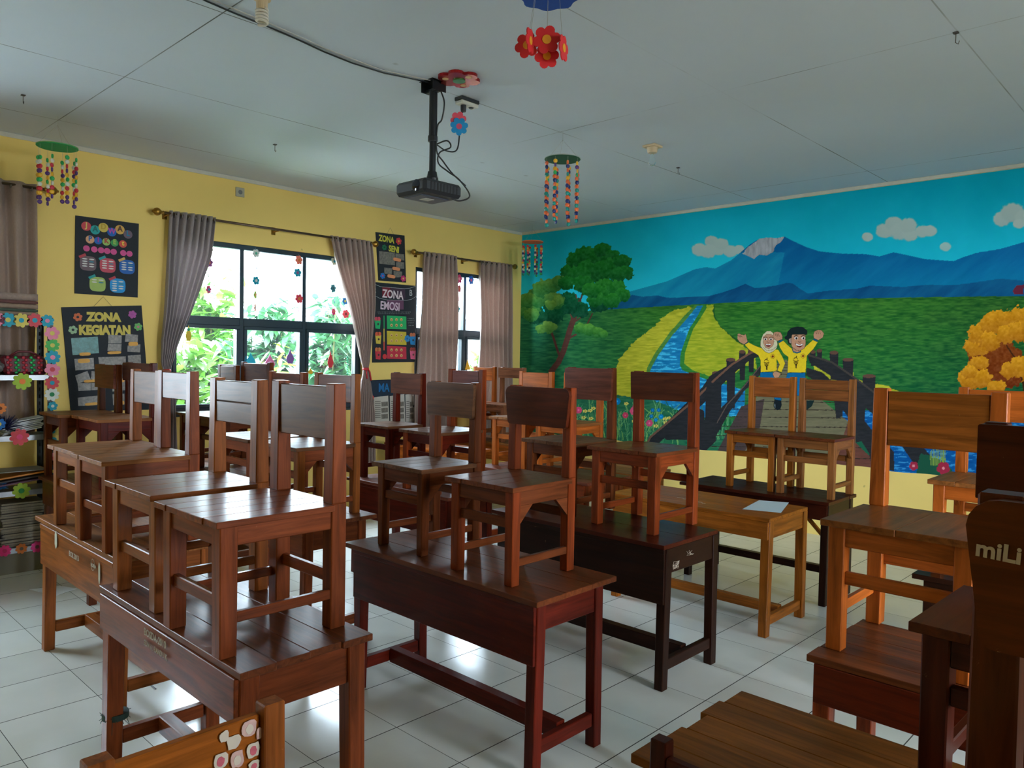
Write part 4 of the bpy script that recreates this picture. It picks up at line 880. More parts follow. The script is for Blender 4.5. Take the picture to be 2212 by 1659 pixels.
# ================================================================== PAPERS AND LITTER
paper_m = simple('white_paper', (222, 228, 232), .6, noise=.04)
b = MB(); b.prism([(4.501, -2.788), (4.433, -2.424), (4.600, -2.352), (4.712, -2.717)], 'z', .7008, .7022)
tag(b.build('paper_sheet', simple('pale_blue_paper', (198, 214, 222), .6)), 'white sheet of paper lying on the ochre desk', 'paper')
b = MB(); b.prism([(0.907, -5.692), (0.953, -5.521), (1.094, -5.46), (1.166, -5.602)], 'z', .001, .003)
tag(b.build('paper_sheet', paper_m), 'sheet of paper dropped on the floor tiles by the shelf rack', 'paper')
b = MB(); b.box(2.915, 3.02, -5.70, -5.692, 0.0005, .004, g=0); tag(b.build('pencil', simple('dark_pencil', (60, 60, 66), .5)), 'thin dark pencil on the tiles under the lower left desk', 'pencil')
tie = MB()
rr = random.Random(2)
for k in range(26):
    a = rr.uniform(0, 2*PI); p0 = (3.600+.042*math.cos(a), -6.072+.042*math.sin(a), .20+rr.uniform(-.012, .012)); L_ = .02 if k < 20 else .05
    tie.tube([p0, (p0[0]+.012*math.cos(a)+rr.uniform(-.01, .01), p0[1]+.012*math.sin(a), p0[2]+rr.uniform(-L_, L_*.5))], .0012, 4)
tie.lathe([(.043, .19), (.047, .19), (.047, .212), (.043, .212)], (3.600, -6.072, 0), 16)
tag(tie.build('raffia_tie', simple('dark_green_raffia', (24, 52, 44), .7)), 'dark green frayed raffia tied round the leg of the lower left desk', 'string')

# ================================================================== CURTAINS
brass = simple('aged_brass', (160, 120, 50), .3, .9); rod_m = simple('curtain_rod_metal', (96, 78, 62), .35, .7); ribbon_m = simple('red_ribbon', (190, 40, 48), .5)
ring_m = simple('eyelet_steel', (150, 145, 140), .3, .9)
cur_m = fabric('taupe_satin_curtain', (178, 156, 146), .35); cur_g = fabric('grey_satin_curtain', (166, 156, 156), .35)
def finial(mb, x, y, z, s):
    prof = [(.011, 0), (.016, .01), (.010, .02), (.030, .045), (.034, .06), (.028, .078), (.012, .09), (.008, .10)]
    mb.lathe([(r, s*h) for r, h in prof], (x, y, z), 16, axis=1)
def rod(label, y0, y1, z, ends=(1, 1), x=.10):
    r = empty('curtain_rod', (x, (y0+y1)/2, z), label=label, cat='curtain rod'); oy = (y0+y1)/2
    b = MB(); b.tube([(0, y0-oy, 0), (0, y1-oy, 0)], .011, 12); b.build('rod', rod_m, r, True)
    if ends[0]: b = MB(); finial(b, 0, y0-oy, 0, -1); b.build('finial', brass, r, True)
    if ends[1]: b = MB(); finial(b, 0, y1-oy, 0, 1); b.build('finial', brass, r, True)
    for yy in (y0-oy+.04, 0, y1-oy-.04):
        b = MB(); b.box(-x+.001, 0.0, yy-.006, yy+.006, -.018, -.006); b.box(-x+.001, -x+.008, yy-.02, yy+.02, -.04, .03); b.build('bracket', brass, r)
    return r
rod('curtain rod with brass knobs over the main window', -4.50, -2.40, 2.765)
rod('curtain rod with round brass ends over the window by the mural corner', -1.77, -.285, 2.742)
rod('curtain rod end with brass knob above the shelf rack', -7.9, -5.39, 2.805, (0, 1))
def curtain(label, rows, mat, n=8, amp=.030, ph=0.0, tie=None, x=.10, cols=96, top_extra=.03, parts=()):
    """rows: (z, y_left, y_right, amplitude factor) from top to bottom"""
    zc = rows[-1][0]; yc = (rows[0][1]+rows[0][2])/2
    r = empty('curtain', (x, yc, zc), label=label, cat='curtain', group='tied satin curtains')
    zs = [q[0] for q in rows][::-1]; grid = []
    m = 60
    for i in range(m+1):
        z = rows[0][0]+(rows[-1][0]-rows[0][0])*i/m
        yl = np.interp(z, zs, [q[1] for q in rows][::-1]); yr = np.interp(z, zs, [q[2] for q in rows][::-1]); am = np.interp(z, zs, [q[3] for q in rows][::-1])
        row = []
        for k in range(cols+1):
            t = k/cols; tt = t+.012*math.sin(9*t+z*2.3)
            a = 2*PI*n*tt+ph
            row.append((amp*am*(math.sin(a)+.25*math.sin(2*a+z*3))+.012*math.sin(z*4+t*5)*(am > .4), yl+(yr-yl)*t-yc, z-zc))
        grid.append(row)
    b = MB(); b.sheet(grid); o = b.build('cloth', mat, r, True)
    sm = o.modifiers.new('thickness', 'SOLIDIFY'); sm.thickness = .002
    zt = rows[0][0]-.035
    for k in range(n*2):
        t = (k+.5)/(n*2); y = rows[0][1]+(rows[0][2]-rows[0][1])*t
        e = MB(); e.lathe([(.013, -.0035), (.021, -.0035), (.021, .0035), (.013, .0035)], (0, y-yc, zt-zc), 12, axis=1); e.build('eyelet', ring_m, r, True)
    if tie:
        z, y, w = tie; e = MB()
        e.lathe([(w*.9, z-zc-.014), (w, z-zc), (w*.9, z-zc+.014)], (0, y-yc, 0), 16); 
        e.tube([(w*.6, y-yc+.01, z-zc), (w*.9, y-yc+.03, z-zc-.03), (w*.8, y-yc+.05, z-zc-.12)], .008, 6); e.tube([(w*.6, y-yc-.01, z-zc), (w*.9, y-yc-.01, z-zc-.05), (w*.8, y-yc+.0, z-zc-.10)], .007, 6)
        e.build('tie_ribbon', ribbon_m, r, True)
    return r
curtain('left grey curtain of the main window, gathered low at its left', [(2.79, -4.455, -4.055, 1), (2.45, -4.47, -4.10, .9), (2.15, -4.485, -4.20, .8), (1.90, -4.50, -4.285, .65), (1.70, -4.52, -4.36, .5), (1.50, -4.52, -4.425, .35), (1.43, -4.50, -4.45, .3), (1.25, -4.54, -4.40, .5), (.60, -4.56, -4.38, .7)], cur_g, 7, tie=(1.44, -4.475, .035))
curtain('right curtain of the main window tied with a red ribbon', [(2.785, -2.885, -2.385, 1), (2.45, -2.79, -2.36, .9), (2.10, -2.66, -2.35, .8), (1.80, -2.575, -2.36, .6), (1.60, -2.52, -2.38, .45), (1.46, -2.475, -2.415, .3), (1.30, -2.50, -2.375, .5), (1.00, -2.53, -2.33, .7), (.45, -2.54, -2.30, .8)], cur_m, 8, tie=(1.462, -2.445, .036))
curtain('wide hanging curtain right of the emotion poster', [(2.765, -1.69, -1.215, 1), (2.3, -1.72, -1.20, 1), (1.8, -1.76, -1.19, .95), (1.2, -1.80, -1.19, .95), (.45, -1.80, -1.18, 1)], cur_m, 7, amp=.034, ph=1)
curtain('last hanging curtain beside the mural corner', [(2.76, -.83, -.30, 1), (2.2, -.83, -.28, 1), (1.6, -.84, -.26, .95), (.45, -.85, -.24, 1)], cur_m, 7, amp=.032, ph=2)
LC = curtain('curtain hanging behind the flower-decorated shelf rack', [(2.835, -6.65, -5.435, 1), (2.2, -6.65, -5.44, 1), (1.6, -6.65, -5.45, .95), (.95, -6.65, -5.45, .9)], fabric('brown_satin_curtain', (170, 146, 132), .3), 9, amp=.030, ph=.4, cols=140, x=.09)
lace = simple('striped_lace', (150, 128, 112), .8, noise=.4, nscale=60)
for z, h, c_ in [(1.985, .05, (150, 130, 120)), (1.945, .022, (104, 66, 62)), (1.915, .03, (150, 126, 108)), (1.885, .02, (70, 84, 70)), (1.86, .025, (158, 132, 112)), (1.835, .018, (70, 84, 70))]:
    g = [[(.045+.008*math.sin(k*.9), -6.5+k*.0353+6.0425, zz-.95) for k in range(31)] for zz in (z+h/2, z-h/2)]
    b = MB(); b.sheet(g); o = b.build('lace_band', simple('lace_%d' % int(z*1000), c_, .8, noise=.3, nscale=50), LC, True); sm = o.modifiers.new('thickness', 'SOLIDIFY'); sm.thickness = .002

# ================================================================== POSTERS on the window wall (facing +x)
blackboard = simple('black_foam_board', (26, 34, 42), .75, noise=.2, nscale=60)
def pal(c): return simple('card_%d_%d_%d' % c, c, .65, noise=.10, nscale=40)
photo_m = simple('grey_photo_print', (120, 116, 108), .4, noise=.75, nscale=55); photo_t = simple('teal_photo_print', (66, 128, 124), .4, noise=.7, nscale=50)
paper_news = simple('newsprint', (196, 192, 182), .7, noise=.1)
def P1(u, v, x=.012):     # a point seen at (u, v) on the window wall
    d = np.array([(u-1106)/FPX, -(v-829.5)/FPX, 1.0]) @ RM; p = CAM+d*(x-CAM[0])/d[0]; return float(p[1]), float(p[2])
def board(name, label, corners, cat='poster', t=.008, mat=None, string=True, nail=None):
    pts = [P1(*c) for c in corners]; cy_ = sum(p[0] for p in pts)/4; cz_ = min(p[1] for p in pts)
    r = empty(name, (0, cy_, cz_), label=label, cat=cat)
    b = MB(); b.prism([(y-cy_, z-cz_) for y, z in pts], 'x', .002, .002+t); b.build('board', mat or blackboard, r)
    r['_o'] = (cy_, cz_); r['_x'] = .002+t
    if nail:
        n_ = P1(*nail); a_ = ((pts[0][0]*.62+pts[1][0]*.38), (pts[0][1]*.62+pts[1][1]*.38)); c_ = ((pts[0][0]*.38+pts[1][0]*.62), (pts[0][1]*.38+pts[1][1]*.62))
        b = MB(); b.tube([(.008, a_[0]-cy_, a_[1]-cz_-.005), (.010, n_[0]-cy_, n_[1]-cz_), (.008, c_[0]-cy_, c_[1]-cz_-.005)], .0015, 5); b.build('hanging_string', simple('string', (170, 150, 110), .8), r)
    return r
def on(r, pts, mat, name, lay=0, t=.0015):
    cy_, cz_ = r['_o']; b = MB(); x = r['_x']+lay*.0016
    b.prism([(y-cy_, z-cz_) for y, z in pts], 'x', x, x+t); return b.build(name, mat, r)
def disc_pts(y, z, r_, n=20, rz_=None): rz_ = rz_ or r_; return [(y+r_*math.cos(2*PI*k/n), z+rz_*math.sin(2*PI*k/n)) for k in range(n)]
def flower_pts(y, z, r_, n=6, rot=0.3):
    o = []
    for k in range(n*6):
        a = 2*PI*k/(n*6); q = .74+.26*abs(math.cos(n*a/2))**.7; o.append((y+r_*q*math.cos(a+rot), z+r_*q*math.sin(a+rot)))
    return o
def quad(r, px, mat, name, lay=0): return on(r, [P1(*p) for p in px], mat, name, lay)
def rlabel(r, y, z, w, h, col, name='paper_label', lay=1, rot=0.0):
    pts = []
    for k in range(24):
        a = 2*PI*k/24; q = 1+.03*((k % 2)*2-1); c_, s_ = math.cos(a), math.sin(a); u = w/2*math.copysign(abs(c_)**.5, c_)*q; v = h/2*math.copysign(abs(s_)**.6, s_)*q
        pts.append((y+u*math.cos(rot)-v*math.sin(rot), z+u*math.sin(rot)+v*math.cos(rot)))
    return on(r, pts, pal(col), name, lay)
def flower_on(r, u, v, rad, col, ccol, lay=1):
    y, z = P1(u, v); f = on(r, flower_pts(y, z, rad), pal(col), 'paper_flower', lay)
    cy_, cz_ = r['_o']; b = MB(); x = r['_x']+(lay+1)*.0016; b.prism([(p-cy_, q-cz_) for p, q in disc_pts(y, z, rad*.3, 12)], 'x', x, x+.0015); b.build('flower_centre', pal(ccol), f)
def ptext(r, body, u, v, size, col, bold=.003, roll=0, lay=1, sx=.8, align='LEFT'):
    y, z = P1(u, v); cy_, cz_ = r['_o']; return text(body, size, pal(col), r, face_x(r['_x']+lay*.0016, y-cy_, z-cz_, roll), 'lettering', bold, .0008, align, sx)
# duty roster
g5 = lambda x, y: (150+x/7.9, 450+y/7.9)
JP = board('duty_roster_poster', 'black poster with coloured circles spelling JADWAL PIKET', [g5(105, 120), g5(1187, 262), g5(1168, 1522), g5(90, 1452)])
def lt(ch, x, y, r_, col, tcol, s=.06):
    yy, zz = P1(*g5(x, y)); on(JP, disc_pts(yy, zz, r_), pal(col), 'letter_disc', 1 if (x//100) % 2 else 0)
    ptext(JP, ch, *g5(x, y+r_*700), s, tcol, .002, 0, 3, .9, 'CENTER')
for a in [('J', 288, 305, .036, (196, 66, 78), (220, 200, 110)), ('A', 440, 368, .036, (30, 160, 160), (16, 110, 110)), ('D', 580, 328, .037, (206, 184, 84), (190, 160, 50)), ('W', 722, 405, .035, (20, 96, 180), (190, 80, 170)), ('A', 862, 365, .037, (212, 166, 80), (90, 62, 50)), ('L', 998, 445, .035, (104, 88, 104), (20, 120, 160))]: lt(*a)
for a in [('P', 352, 532, .032, (214, 160, 120), (20, 100, 170)), ('I', 490, 553, .029, (20, 96, 180), (170, 60, 160)), ('K', 630, 572, .030, (150, 190, 100), (180, 70, 60)), ('E', 770, 592, .029, (60, 150, 80), (160, 200, 90)), ('t', 912, 610, .030, (200, 80, 66), (230, 200, 70))]: lt(*a, .055)
for k, x in enumerate((290, 425, 540, 645, 755, 920, 1025)):
    yy, zz = P1(*g5(x, 684+(x-290)*.125)); on(JP, disc_pts(yy, zz, .024), pal((206, 78, 140)), 'pink_disc', 0 if k % 2 else 1)
for (x, y, col, tape, n_) in [(320, 940, (104, 86, 94), (176, 60, 72), 8), (655, 975, (190, 72, 90), (40, 150, 160), 8), (985, 1000, (24, 96, 176), (204, 164, 96), 8), (482, 1295, (160, 184, 96), (30, 150, 150), 4), (825, 1320, (20, 142, 206), (180, 60, 76), 9)]:
    yy, zz = P1(*g5(x, y)); on(JP, [(yy+.060*math.copysign(abs(math.cos(a))**.6, math.cos(a)), zz+.058*math.copysign(abs(math.sin(a))**.6, math.sin(a))) for a in [2*PI*k/24 for k in range(24)]], pal(col), 'group_card', 0)
    ty, tz = yy-.042, zz+.056; ca, sa = math.cos(.5), math.sin(.5); on(JP, [(ty+p*ca-q*sa, tz+p*sa+q*ca) for p, q in ((-.027, -.010), (.027, -.010), (.027, .010), (-.027, .010))], pal(tape), 'tape_label', 2)
    for k in range(n_):
        c_ = k % 2; on(JP, disc_pts(yy-.025+c_*.050, zz+.034-(k//2)*.019, .020, 10, .0055), pal((208, 208, 204)) if k != 3 else pal((60, 130, 150)), 'name_strip', 1)
# activity board
h6 = lambda x, y: (130+x/6.638, 650+y/6.638)
ZK = board('activity_board', 'large black hanging board headed ZONA KEGIATAN with grey photographs', [h6(20, 90), h6(1168, 65), h6(1290, 1560), h6(155, 1590)], nail=h6(620, -60))
ptext(ZK, 'ZONA', *h6(388, 282), .092, (204, 186, 84), .0065, .03, 1, .92); ptext(ZK, 'KEGIATAN', *h6(270, 478), .100, (204, 186, 84), .0065, .035, 1, .80)
for (x, y, c1_, c2_) in [(252, 232, (206, 104, 60), (40, 40, 46)), (1035, 195, (166, 78, 150), (160, 70, 146)), (183, 415, (150, 186, 146), (36, 44, 50)), (1118, 372, (104, 176, 96), (196, 120, 140))]: flower_on(ZK, *h6(x, y), .034, c1_, c2_)
for k, q in enumerate([((155, 535), (540, 512), (557, 748), (178, 778)), ((690, 485), (882, 495), (878, 610), (690, 605)), ((690, 612), (880, 620), (875, 720), (678, 715)), ((940, 472), (1116, 488), (1110, 590), (928, 585)), ((968, 640), (1150, 622), (1145, 738), (965, 728)), ((202, 832), (480, 815), (487, 975), (218, 998)), ((548, 808), (942, 795), (938, 950), (562, 970)), ((970, 785), (1155, 770), (1158, 900), (975, 910)), ((216, 1070), (392, 1005), (440, 1130), (250, 1185)), ((450, 1005), (640, 1025), (620, 1160), (440, 1120)), ((250, 1180), (440, 1178), (440, 1282), (262, 1292)), ((446, 1178), (640, 1170), (640, 1272), (446, 1280)), ((740, 1120), (930, 1105), (930, 1280), (750, 1300)), ((250, 1388), (600, 1350), (620, 1490), (260, 1508)), ((750, 1340), (920, 1330), (925, 1490), (760, 1495))]):
    quad(ZK, [h6(*p) for p in q][::-1], photo_t if k == 0 else photo_m, 'photograph', k % 2)
for (x, y, w, h) in [(355, 762, .082, .026), (775, 742, .105, .022), (1045, 617, .075, .034), (338, 860, .088, .034), (440, 1148, .105, .022), (760, 1155, .03, .02), (890, 1140, .03, .03), (445, 1478, .095, .022), (890, 1460, .03, .03)]:
    yy, zz = P1(*h6(x, y)); rlabel(ZK, yy, zz, w, h, (220, 164, 76), lay=3, rot=.06)
# art board
k7 = lambda x, y: (800+x/5.352, 490+y/5.352)
ZS = board('art_board', 'small black hanging board headed ZONA SENI', [k7(65, 60), k7(397, 100), k7(415, 645), k7(98, 620)], nail=k7(232, 10))
ptext(ZS, 'ZONA', *k7(98, 158), .088, (206, 200, 70), .0035, -.02, 1, .78); ptext(ZS, 'SENI', *k7(212, 278), .088, (206, 200, 70), .0035, -.04, 1, .80)
for (x, y, c1_, c2_, r_) in [(328, 166, (206, 60, 68), (224, 170, 60), .040), (162, 238, (24, 112, 72), (20, 70, 56), .032), (143, 566, (30, 112, 190), (196, 60, 120), .034), (380, 598, (190, 40, 110), (220, 180, 80), .036)]: flower_on(ZS, *k7(x, y), r_, c1_, c2_)
for k, q in enumerate([((102, 280), (285, 300), (285, 445), (105, 425)), ((290, 308), (390, 318), (392, 388), (290, 380)), ((300, 405), (392, 410), (392, 486), (300, 478)), ((160, 470), (250, 480), (248, 550), (162, 540)), ((270, 510), (370, 518), (368, 582), (272, 585))]): quad(ZS, [k7(*p) for p in q][::-1], photo_m, 'photograph', k % 2)
for (x, y) in [(308, 380), (297, 486), (240, 573)]: yy, zz = P1(*k7(x, y)); rlabel(ZS, yy, zz, .105, .036, (222, 142, 96), lay=3, rot=-.06)
# emotion board
ZE = board('emotion_board', 'tall black board headed ZONA EMOSI with green, yellow and red cards', [k7(42, 637), k7(522, 682), k7(518, 1562), k7(25, 1570)])
quad(ZE, [k7(*p) for p in ((138, 700), (232, 700), (232, 820), (138, 812))][::-1], pal((116, 24, 44)), 'letter_card', 0); quad(ZE, [k7(*p) for p in ((240, 700), (400, 712), (405, 828), (240, 822))][::-1], pal((60, 40, 60)), 'letter_card', 0); quad(ZE, [k7(*p) for p in ((190, 848), (385, 848), (385, 955), (190, 955))][::-1], pal((104, 62, 92)), 'letter_card', 0)
ptext(ZE, 'ZONA', *k7(138, 812), .120, (222, 208, 212), .0028, -.02, 2, .80); ptext(ZE, 'EMOSI', *k7(112, 948), .120, (214, 190, 206), .0028, -.02, 2, .78)
ptext(ZE, 'B', *k7(450, 795), .095, (190, 196, 196), 0, 0, 1, .8); ptext(ZE, 'S', *k7(40, 770), .080, (190, 196, 196), 0, 0, 1, .8)
cy_, cz_ = ZE['_o']
b = MB()
for pl in ([(48, 662), (110, 690), (140, 694), (395, 715), (460, 708), (520, 688)], [(50, 795), (110, 828), (200, 845), (420, 850), (480, 835), (524, 806)]): b.tube([(.014, P1(*k7(*p))[0]-cy_, P1(*k7(*p))[1]-cz_) for p in pl], .0018, 5)
b.build('white_cord', pal((188, 196, 196)), ZE)
b = MB(); rr = random.Random(3)
for (x0, x1, y, n_) in [(80, 470, 985, 40), (85, 460, 1003, 36), (435, 505, 1060, 8), (430, 510, 1085, 10), (435, 505, 1110, 8), (440, 505, 1140, 8)]:
    for k in range(n_):
        x = x0+(x1-x0)*(k+rr.random()*.5)/n_; p0 = P1(*k7(x, y-6)); p1 = P1(*k7(x+rr.uniform(-4, 4), y+6)); b.tube([(.0115, p0[0]-cy_, p0[1]-cz_), (.0115, p1[0]-cy_, p1[1]-cz_)], .0012, 4)
b.build('chalk_lines', pal((150, 160, 160)), ZE)
for (ya, yb_, c_) in [(1025, 1180, (30, 170, 96)), (1203, 1360, (196, 176, 50)), (1375, 1525, (190, 44, 66))]:
    quad(ZE, [k7(*p) for p in ((192, ya), (415, ya+12), (418, yb_+5), (195, yb_))][::-1], pal(c_), 'emotion_card', 0)
    for i in range(3):
        for j in range(2):
            yy, zz = P1(*k7(245+i*57, ya+48+j*65)); on(ZE, disc_pts(yy, zz, .017, 12), pal((212, 176, 110)), 'face_disc', 1); on(ZE, disc_pts(yy, zz-.004, .008, 8, .004), pal((110, 56, 40)), 'mouth_mark', 2)
for (x, y, c_, t_) in [(85, 1125, (24, 170, 100), (200, 70, 90)), (92, 1300, (204, 180, 66), (210, 90, 60)), (90, 1480, (196, 50, 66), (206, 120, 70)), (490, 1310, (20, 130, 190), (190, 110, 70)), (492, 1478, (210, 90, 130), (150, 60, 50))]:
    quad(ZE, [k7(x-36, y-52), k7(x+34, y-48), k7(x+26, y+55), k7(x-26, y+50)][::-1], pal(c_), 'paper_cup', 1)
    for q in (-18, 12): yy, zz = P1(*k7(x+q, y-62)); on(ZE, disc_pts(yy, zz, .022, 12), pal(t_), 'paper_ball', 2)
    yy, zz = P1(*k7(x+4, y)); on(ZE, disc_pts(yy, zz, .012, 10), pal((60, 50, 46)), 'face_mark', 2)
for k in range(16):
    yy, zz = P1(*k7(158, 1040+k*25)); on(ZE, [(yy-.007, zz-.012), (yy+.007, zz-.012), (yy+.007, zz+.012), (yy-.007, zz+.012)], pal([(30, 150, 90), (204, 180, 66), (206, 80, 60)][min(2, k//6)]), 'scale_mark', 1)
yy, zz = P1(*k7(165, 1500)); on(ZE, disc_pts(yy, zz, .028), pal((200, 50, 56)), 'scale_bulb', 2)
flower_on(ZE, *k7(425, 1292), .04, (40, 130, 190), (24, 90, 150), 2)
# news board
d4 = lambda x, y: (760+x/3.457, 460+y/3.457)
MA = board('news_board', 'low dark board lettered MA with newspaper pages, behind the split chair', [d4(128, 1250), d4(462, 1236), d4(474, 1640), d4(140, 1640)])
quad(MA, [d4(*p) for p in ((135, 1255), (462, 1242), (466, 1345), (140, 1378))][::-1], pal((20, 44, 66)), 'header_strip', 0)
ptext(MA, 'MA', *d4(198, 1335), .125, (20, 110, 170), .003, 0, 1, .8)
for q in ((165, 272), (284, 392), (400, 464)):
    a, c_ = q; quad(MA, [d4(a, 1378-(a-165)*.09), d4(c_, 1372-(c_-165)*.09), d4(c_+8, 1560), d4(a+5, 1560)][::-1], paper_news, 'newspaper_page', 0)
    for j in range(3): quad(MA, [d4(a+(c_-a)*.52, 1412+j*46), d4(c_-4, 1408+j*46), d4(c_-2, 1442+j*46), d4(a+(c_-a)*.54, 1446+j*46)][::-1], photo_m, 'newspaper_picture', 1)
    for j in range(9): quad(MA, [d4(a+8, 1405+j*15), d4(a+(c_-a)*.46, 1403+j*15), d4(a+(c_-a)*.46, 1409+j*15), d4(a+8, 1411+j*15)][::-1], pal((120, 116, 110)), 'text_column', 1)
flower_on(MA, 803, 859, .03, (200, 60, 50), (220, 170, 60), 2)
r = empty('wall_socket', (.0, -3.786, 3.069), label='small white wall socket high on the yellow wall above the main window', cat='socket')
b = MB(); b.box(.0005, .012, -.042, .042, -.042, .042); b.build('plate', simple('socket_plate', (170, 165, 145), .5), r)
b = MB(); b.lathe([(.018, .012), (.020, .014), (.012, .016)], (0, 0, 0), 16, axis=0); b.build('outlet', simple('socket_grey', (110, 112, 112), .5), r)

# ================================================================== SHELF RACK with flower garlands
steel = simple('grey_slotted_steel', (150, 156, 160), .35, .6, noise=.12); dsteel = simple('dark_slotted_steel', (52, 60, 62), .45, .4, noise=.2)
sy0, sy1, sx0, sx1 = -6.45, -5.415, .155, .42
SR = empty('shelf_rack', ((sx0+sx1)/2, (sy0+sy1)/2, 0), label='slotted steel shelf rack at the left edge, edged with paper flowers', cat='shelf'); so = SR.location
def sb(name, x0, x1, y0, y1, z0, z1, m, g=0):
    b = MB(); b.box(x0-so.x, x1-so.x, y0-so.y, y1-so.y, z0, z1, g=g, bev=.0015); return b.build(name, m, SR)
for (x, y) in ((sx0, sy0), (sx0, sy1), (sx1, sy0), (sx1, sy1)):
    b = MB(); s_x = 1 if x == sx0 else -1; s_y = 1 if y == sy0 else -1
    xa, xb = sorted((x, x+s_x*.038)); ya, yb_ = sorted((y, y+s_y*.003)); b.box(xa-so.x, xb-so.x, ya-so.y, yb_-so.y, 0, 1.83, g=2, bev=.0005)
    xa, xb = sorted((x, x+s_x*.003)); ya, yb_ = sorted((y, y+s_y*.038)); b.box(xa-so.x, xb-so.x, ya-so.y, yb_-so.y, 0, 1.83, g=2, bev=.0005)
    for k in range(34): b.box(x+s_x*.003-so.x-.0006, x+s_x*.003-so.x+.0006, y+s_y*.016-so.y, y+s_y*.024-so.y, .04+k*.052, .062+k*.052, bev=0, mi=1)
    b.build('post', [dsteel, simple('slot_dark', (12, 14, 16), .8)], SR)
LV = [.183, .591, .983, 1.414, 1.812]
for k, z in enumerate(LV):
    b = MB(); b.box(sx0+.004-so.x, sx1-so.x-.004, sy0+.004-so.y, sy1-.004-so.y, z-.005, z, bev=0); b.box(sx1-.004-so.x, sx1+.002-so.x, sy0-so.y, sy1-so.y, z-.038, z, bev=.001); b.box(sx0-so.x, sx0+.003-so.x, sy0-so.y, sy1-so.y, z-.038, z, bev=.001)
    b.build('shelf_board', steel, SR)
b = MB(); b.box(sx1-.012-so.x, sx1-.006-so.x, sy0-so.y+.04, sy1-so.y-.04, .0, .145, bev=.001); b.build('kick_plate', simple('drab_card', (110, 106, 92), .8), SR)
BL, YE, RE, PI_, GR, WH, OR, DG, LIM, PU, HP = (20, 150, 176), (206, 190, 90), (200, 70, 80), (222, 130, 160), (70, 172, 84), (206, 214, 208), (214, 120, 50), (20, 128, 80), (150, 182, 50), (130, 70, 120), (206, 30, 110)
def flower_mesh(rad, n=8):
    b = MB(); b.prism([(p, q) for p, q in flower_pts(0, 0, rad, n, .2)], 'x', 0, .004); return b
_fm = {}
def add_flower(parent, loc, rad, col, ccol, rz=0.0, n=8, tilt=0.0, name='paper_flower', cname='flower_centre'):
    key = (round(rad, 3), col, n)
    if key not in _fm: o = flower_mesh(rad, n).build(name, pal(col)); _fm[key] = o.data; bpy.data.objects.remove(o)
    o = bpy.data.objects.new(name, _fm[key]); C.objects.link(o); o.parent = parent; o.location = loc; o.rotation_euler = (tilt, 0, rz)
    k2 = ('c', round(rad, 3), ccol)
    if k2 not in _fm: bb = MB(); bb.prism(disc_pts(0, 0, rad*.32, 14), 'x', .0042, .0065); q = bb.build(cname, pal(ccol)); _fm[k2] = q.data; bpy.data.objects.remove(q)
    q = bpy.data.objects.new(cname, _fm[k2]); C.objects.link(q); q.parent = o
    return o
def at_x(u, v, x):
    d = np.array([(u-1106)/FPX, -(v-829.5)/FPX, 1.0]) @ RM; p = CAM+d*(x-CAM[0])/d[0]; return Vector((float(p[0]), float(p[1]), float(p[2])))
gx = sx1+.006
gar = empty('flower_garland', (gx, -5.5, 1.80), label='row of paper flowers along the top rim of the shelf rack', cat='garland', group='paper flower garlands')
for (u, v, r_, c1_, c2_) in [(-22, 688, .050, HP, YE), (-6, 690, .050, PI_, RE), (17, 691, .052, BL, YE), (46, 692, .052, YE, BL), (75, 692, .052, RE, BL), (102, 693, .046, BL, PI_)]:
    add_flower(gar, at_x(u, v, gx)-gar.location, r_, c1_, c2_)
gar = empty('flower_garland', (gx+.004, -5.43, 1.0), label='column of paper flowers down the right post of the shelf rack', cat='garland', group='paper flower garlands')
for k, (u, v, r_, c1_, c2_) in enumerate([(112, 720, .050, PI_, YE), (113, 746, .048, GR, YE), (113, 772, .052, BL, PI_), (113, 798, .052, PI_, RE), (112, 827, .048, RE, BL), (112, 852, .050, WH, DG), (113, 877, .034, BL, WH), (113, 906, .048, DG, YE), (114, 932, .044, YE, BL), (113, 958, .048, BL, WH), (113, 990, .044, PI_, RE), (114, 1018, .034, (20, 70, 110), YE), (113, 1050, .048, PU, PI_), (114, 1085, .046, (60, 160, 60), OR), (114, 1108, .036, PI_, YE)]):
    add_flower(gar, at_x(u, v, gx+.004)-gar.location+Vector((.0 if k % 2 else .005, 0, 0)), r_, c1_, c2_, n=8 if k % 3 else 6)
for (u, v, r_, c1_, c2_, lab) in [(48, 824, .062, LIM, (224, 120, 50), 'lime flower with orange centre on the upper shelf edge'), (42, 944, .062, (204, 70, 80), (220, 70, 120), 'red flower with pink centre on the middle shelf edge'), (46, 1060, .058, LIM, (30, 130, 60), 'lime flower with green centre on the lower shelf edge'), (10, 1190, .042, HP, (170, 20, 80), 'magenta flower at the bottom left of the shelf rack'), (46, 1185, .038, OR, (110, 100, 90), 'orange flower between the two magenta ones on the rack bottom'), (80, 1181, .042, (210, 50, 130), (110, 80, 90), 'magenta flower at the bottom right of the shelf rack'), (0, 882, .040, OR, (120, 60, 20), 'orange flower at the left edge between shelves'), (-2, 916, .042, (20, 110, 190), YE, 'blue flower at the left edge above the middle shelf')]:
    p = at_x(u, v, sx1+.0035); e = empty('shelf_flower', p, label=lab, cat='paper flower', group='single flowers on the shelf edges'); add_flower(e, (0, 0, 0), r_, c1_, c2_, name='petals')
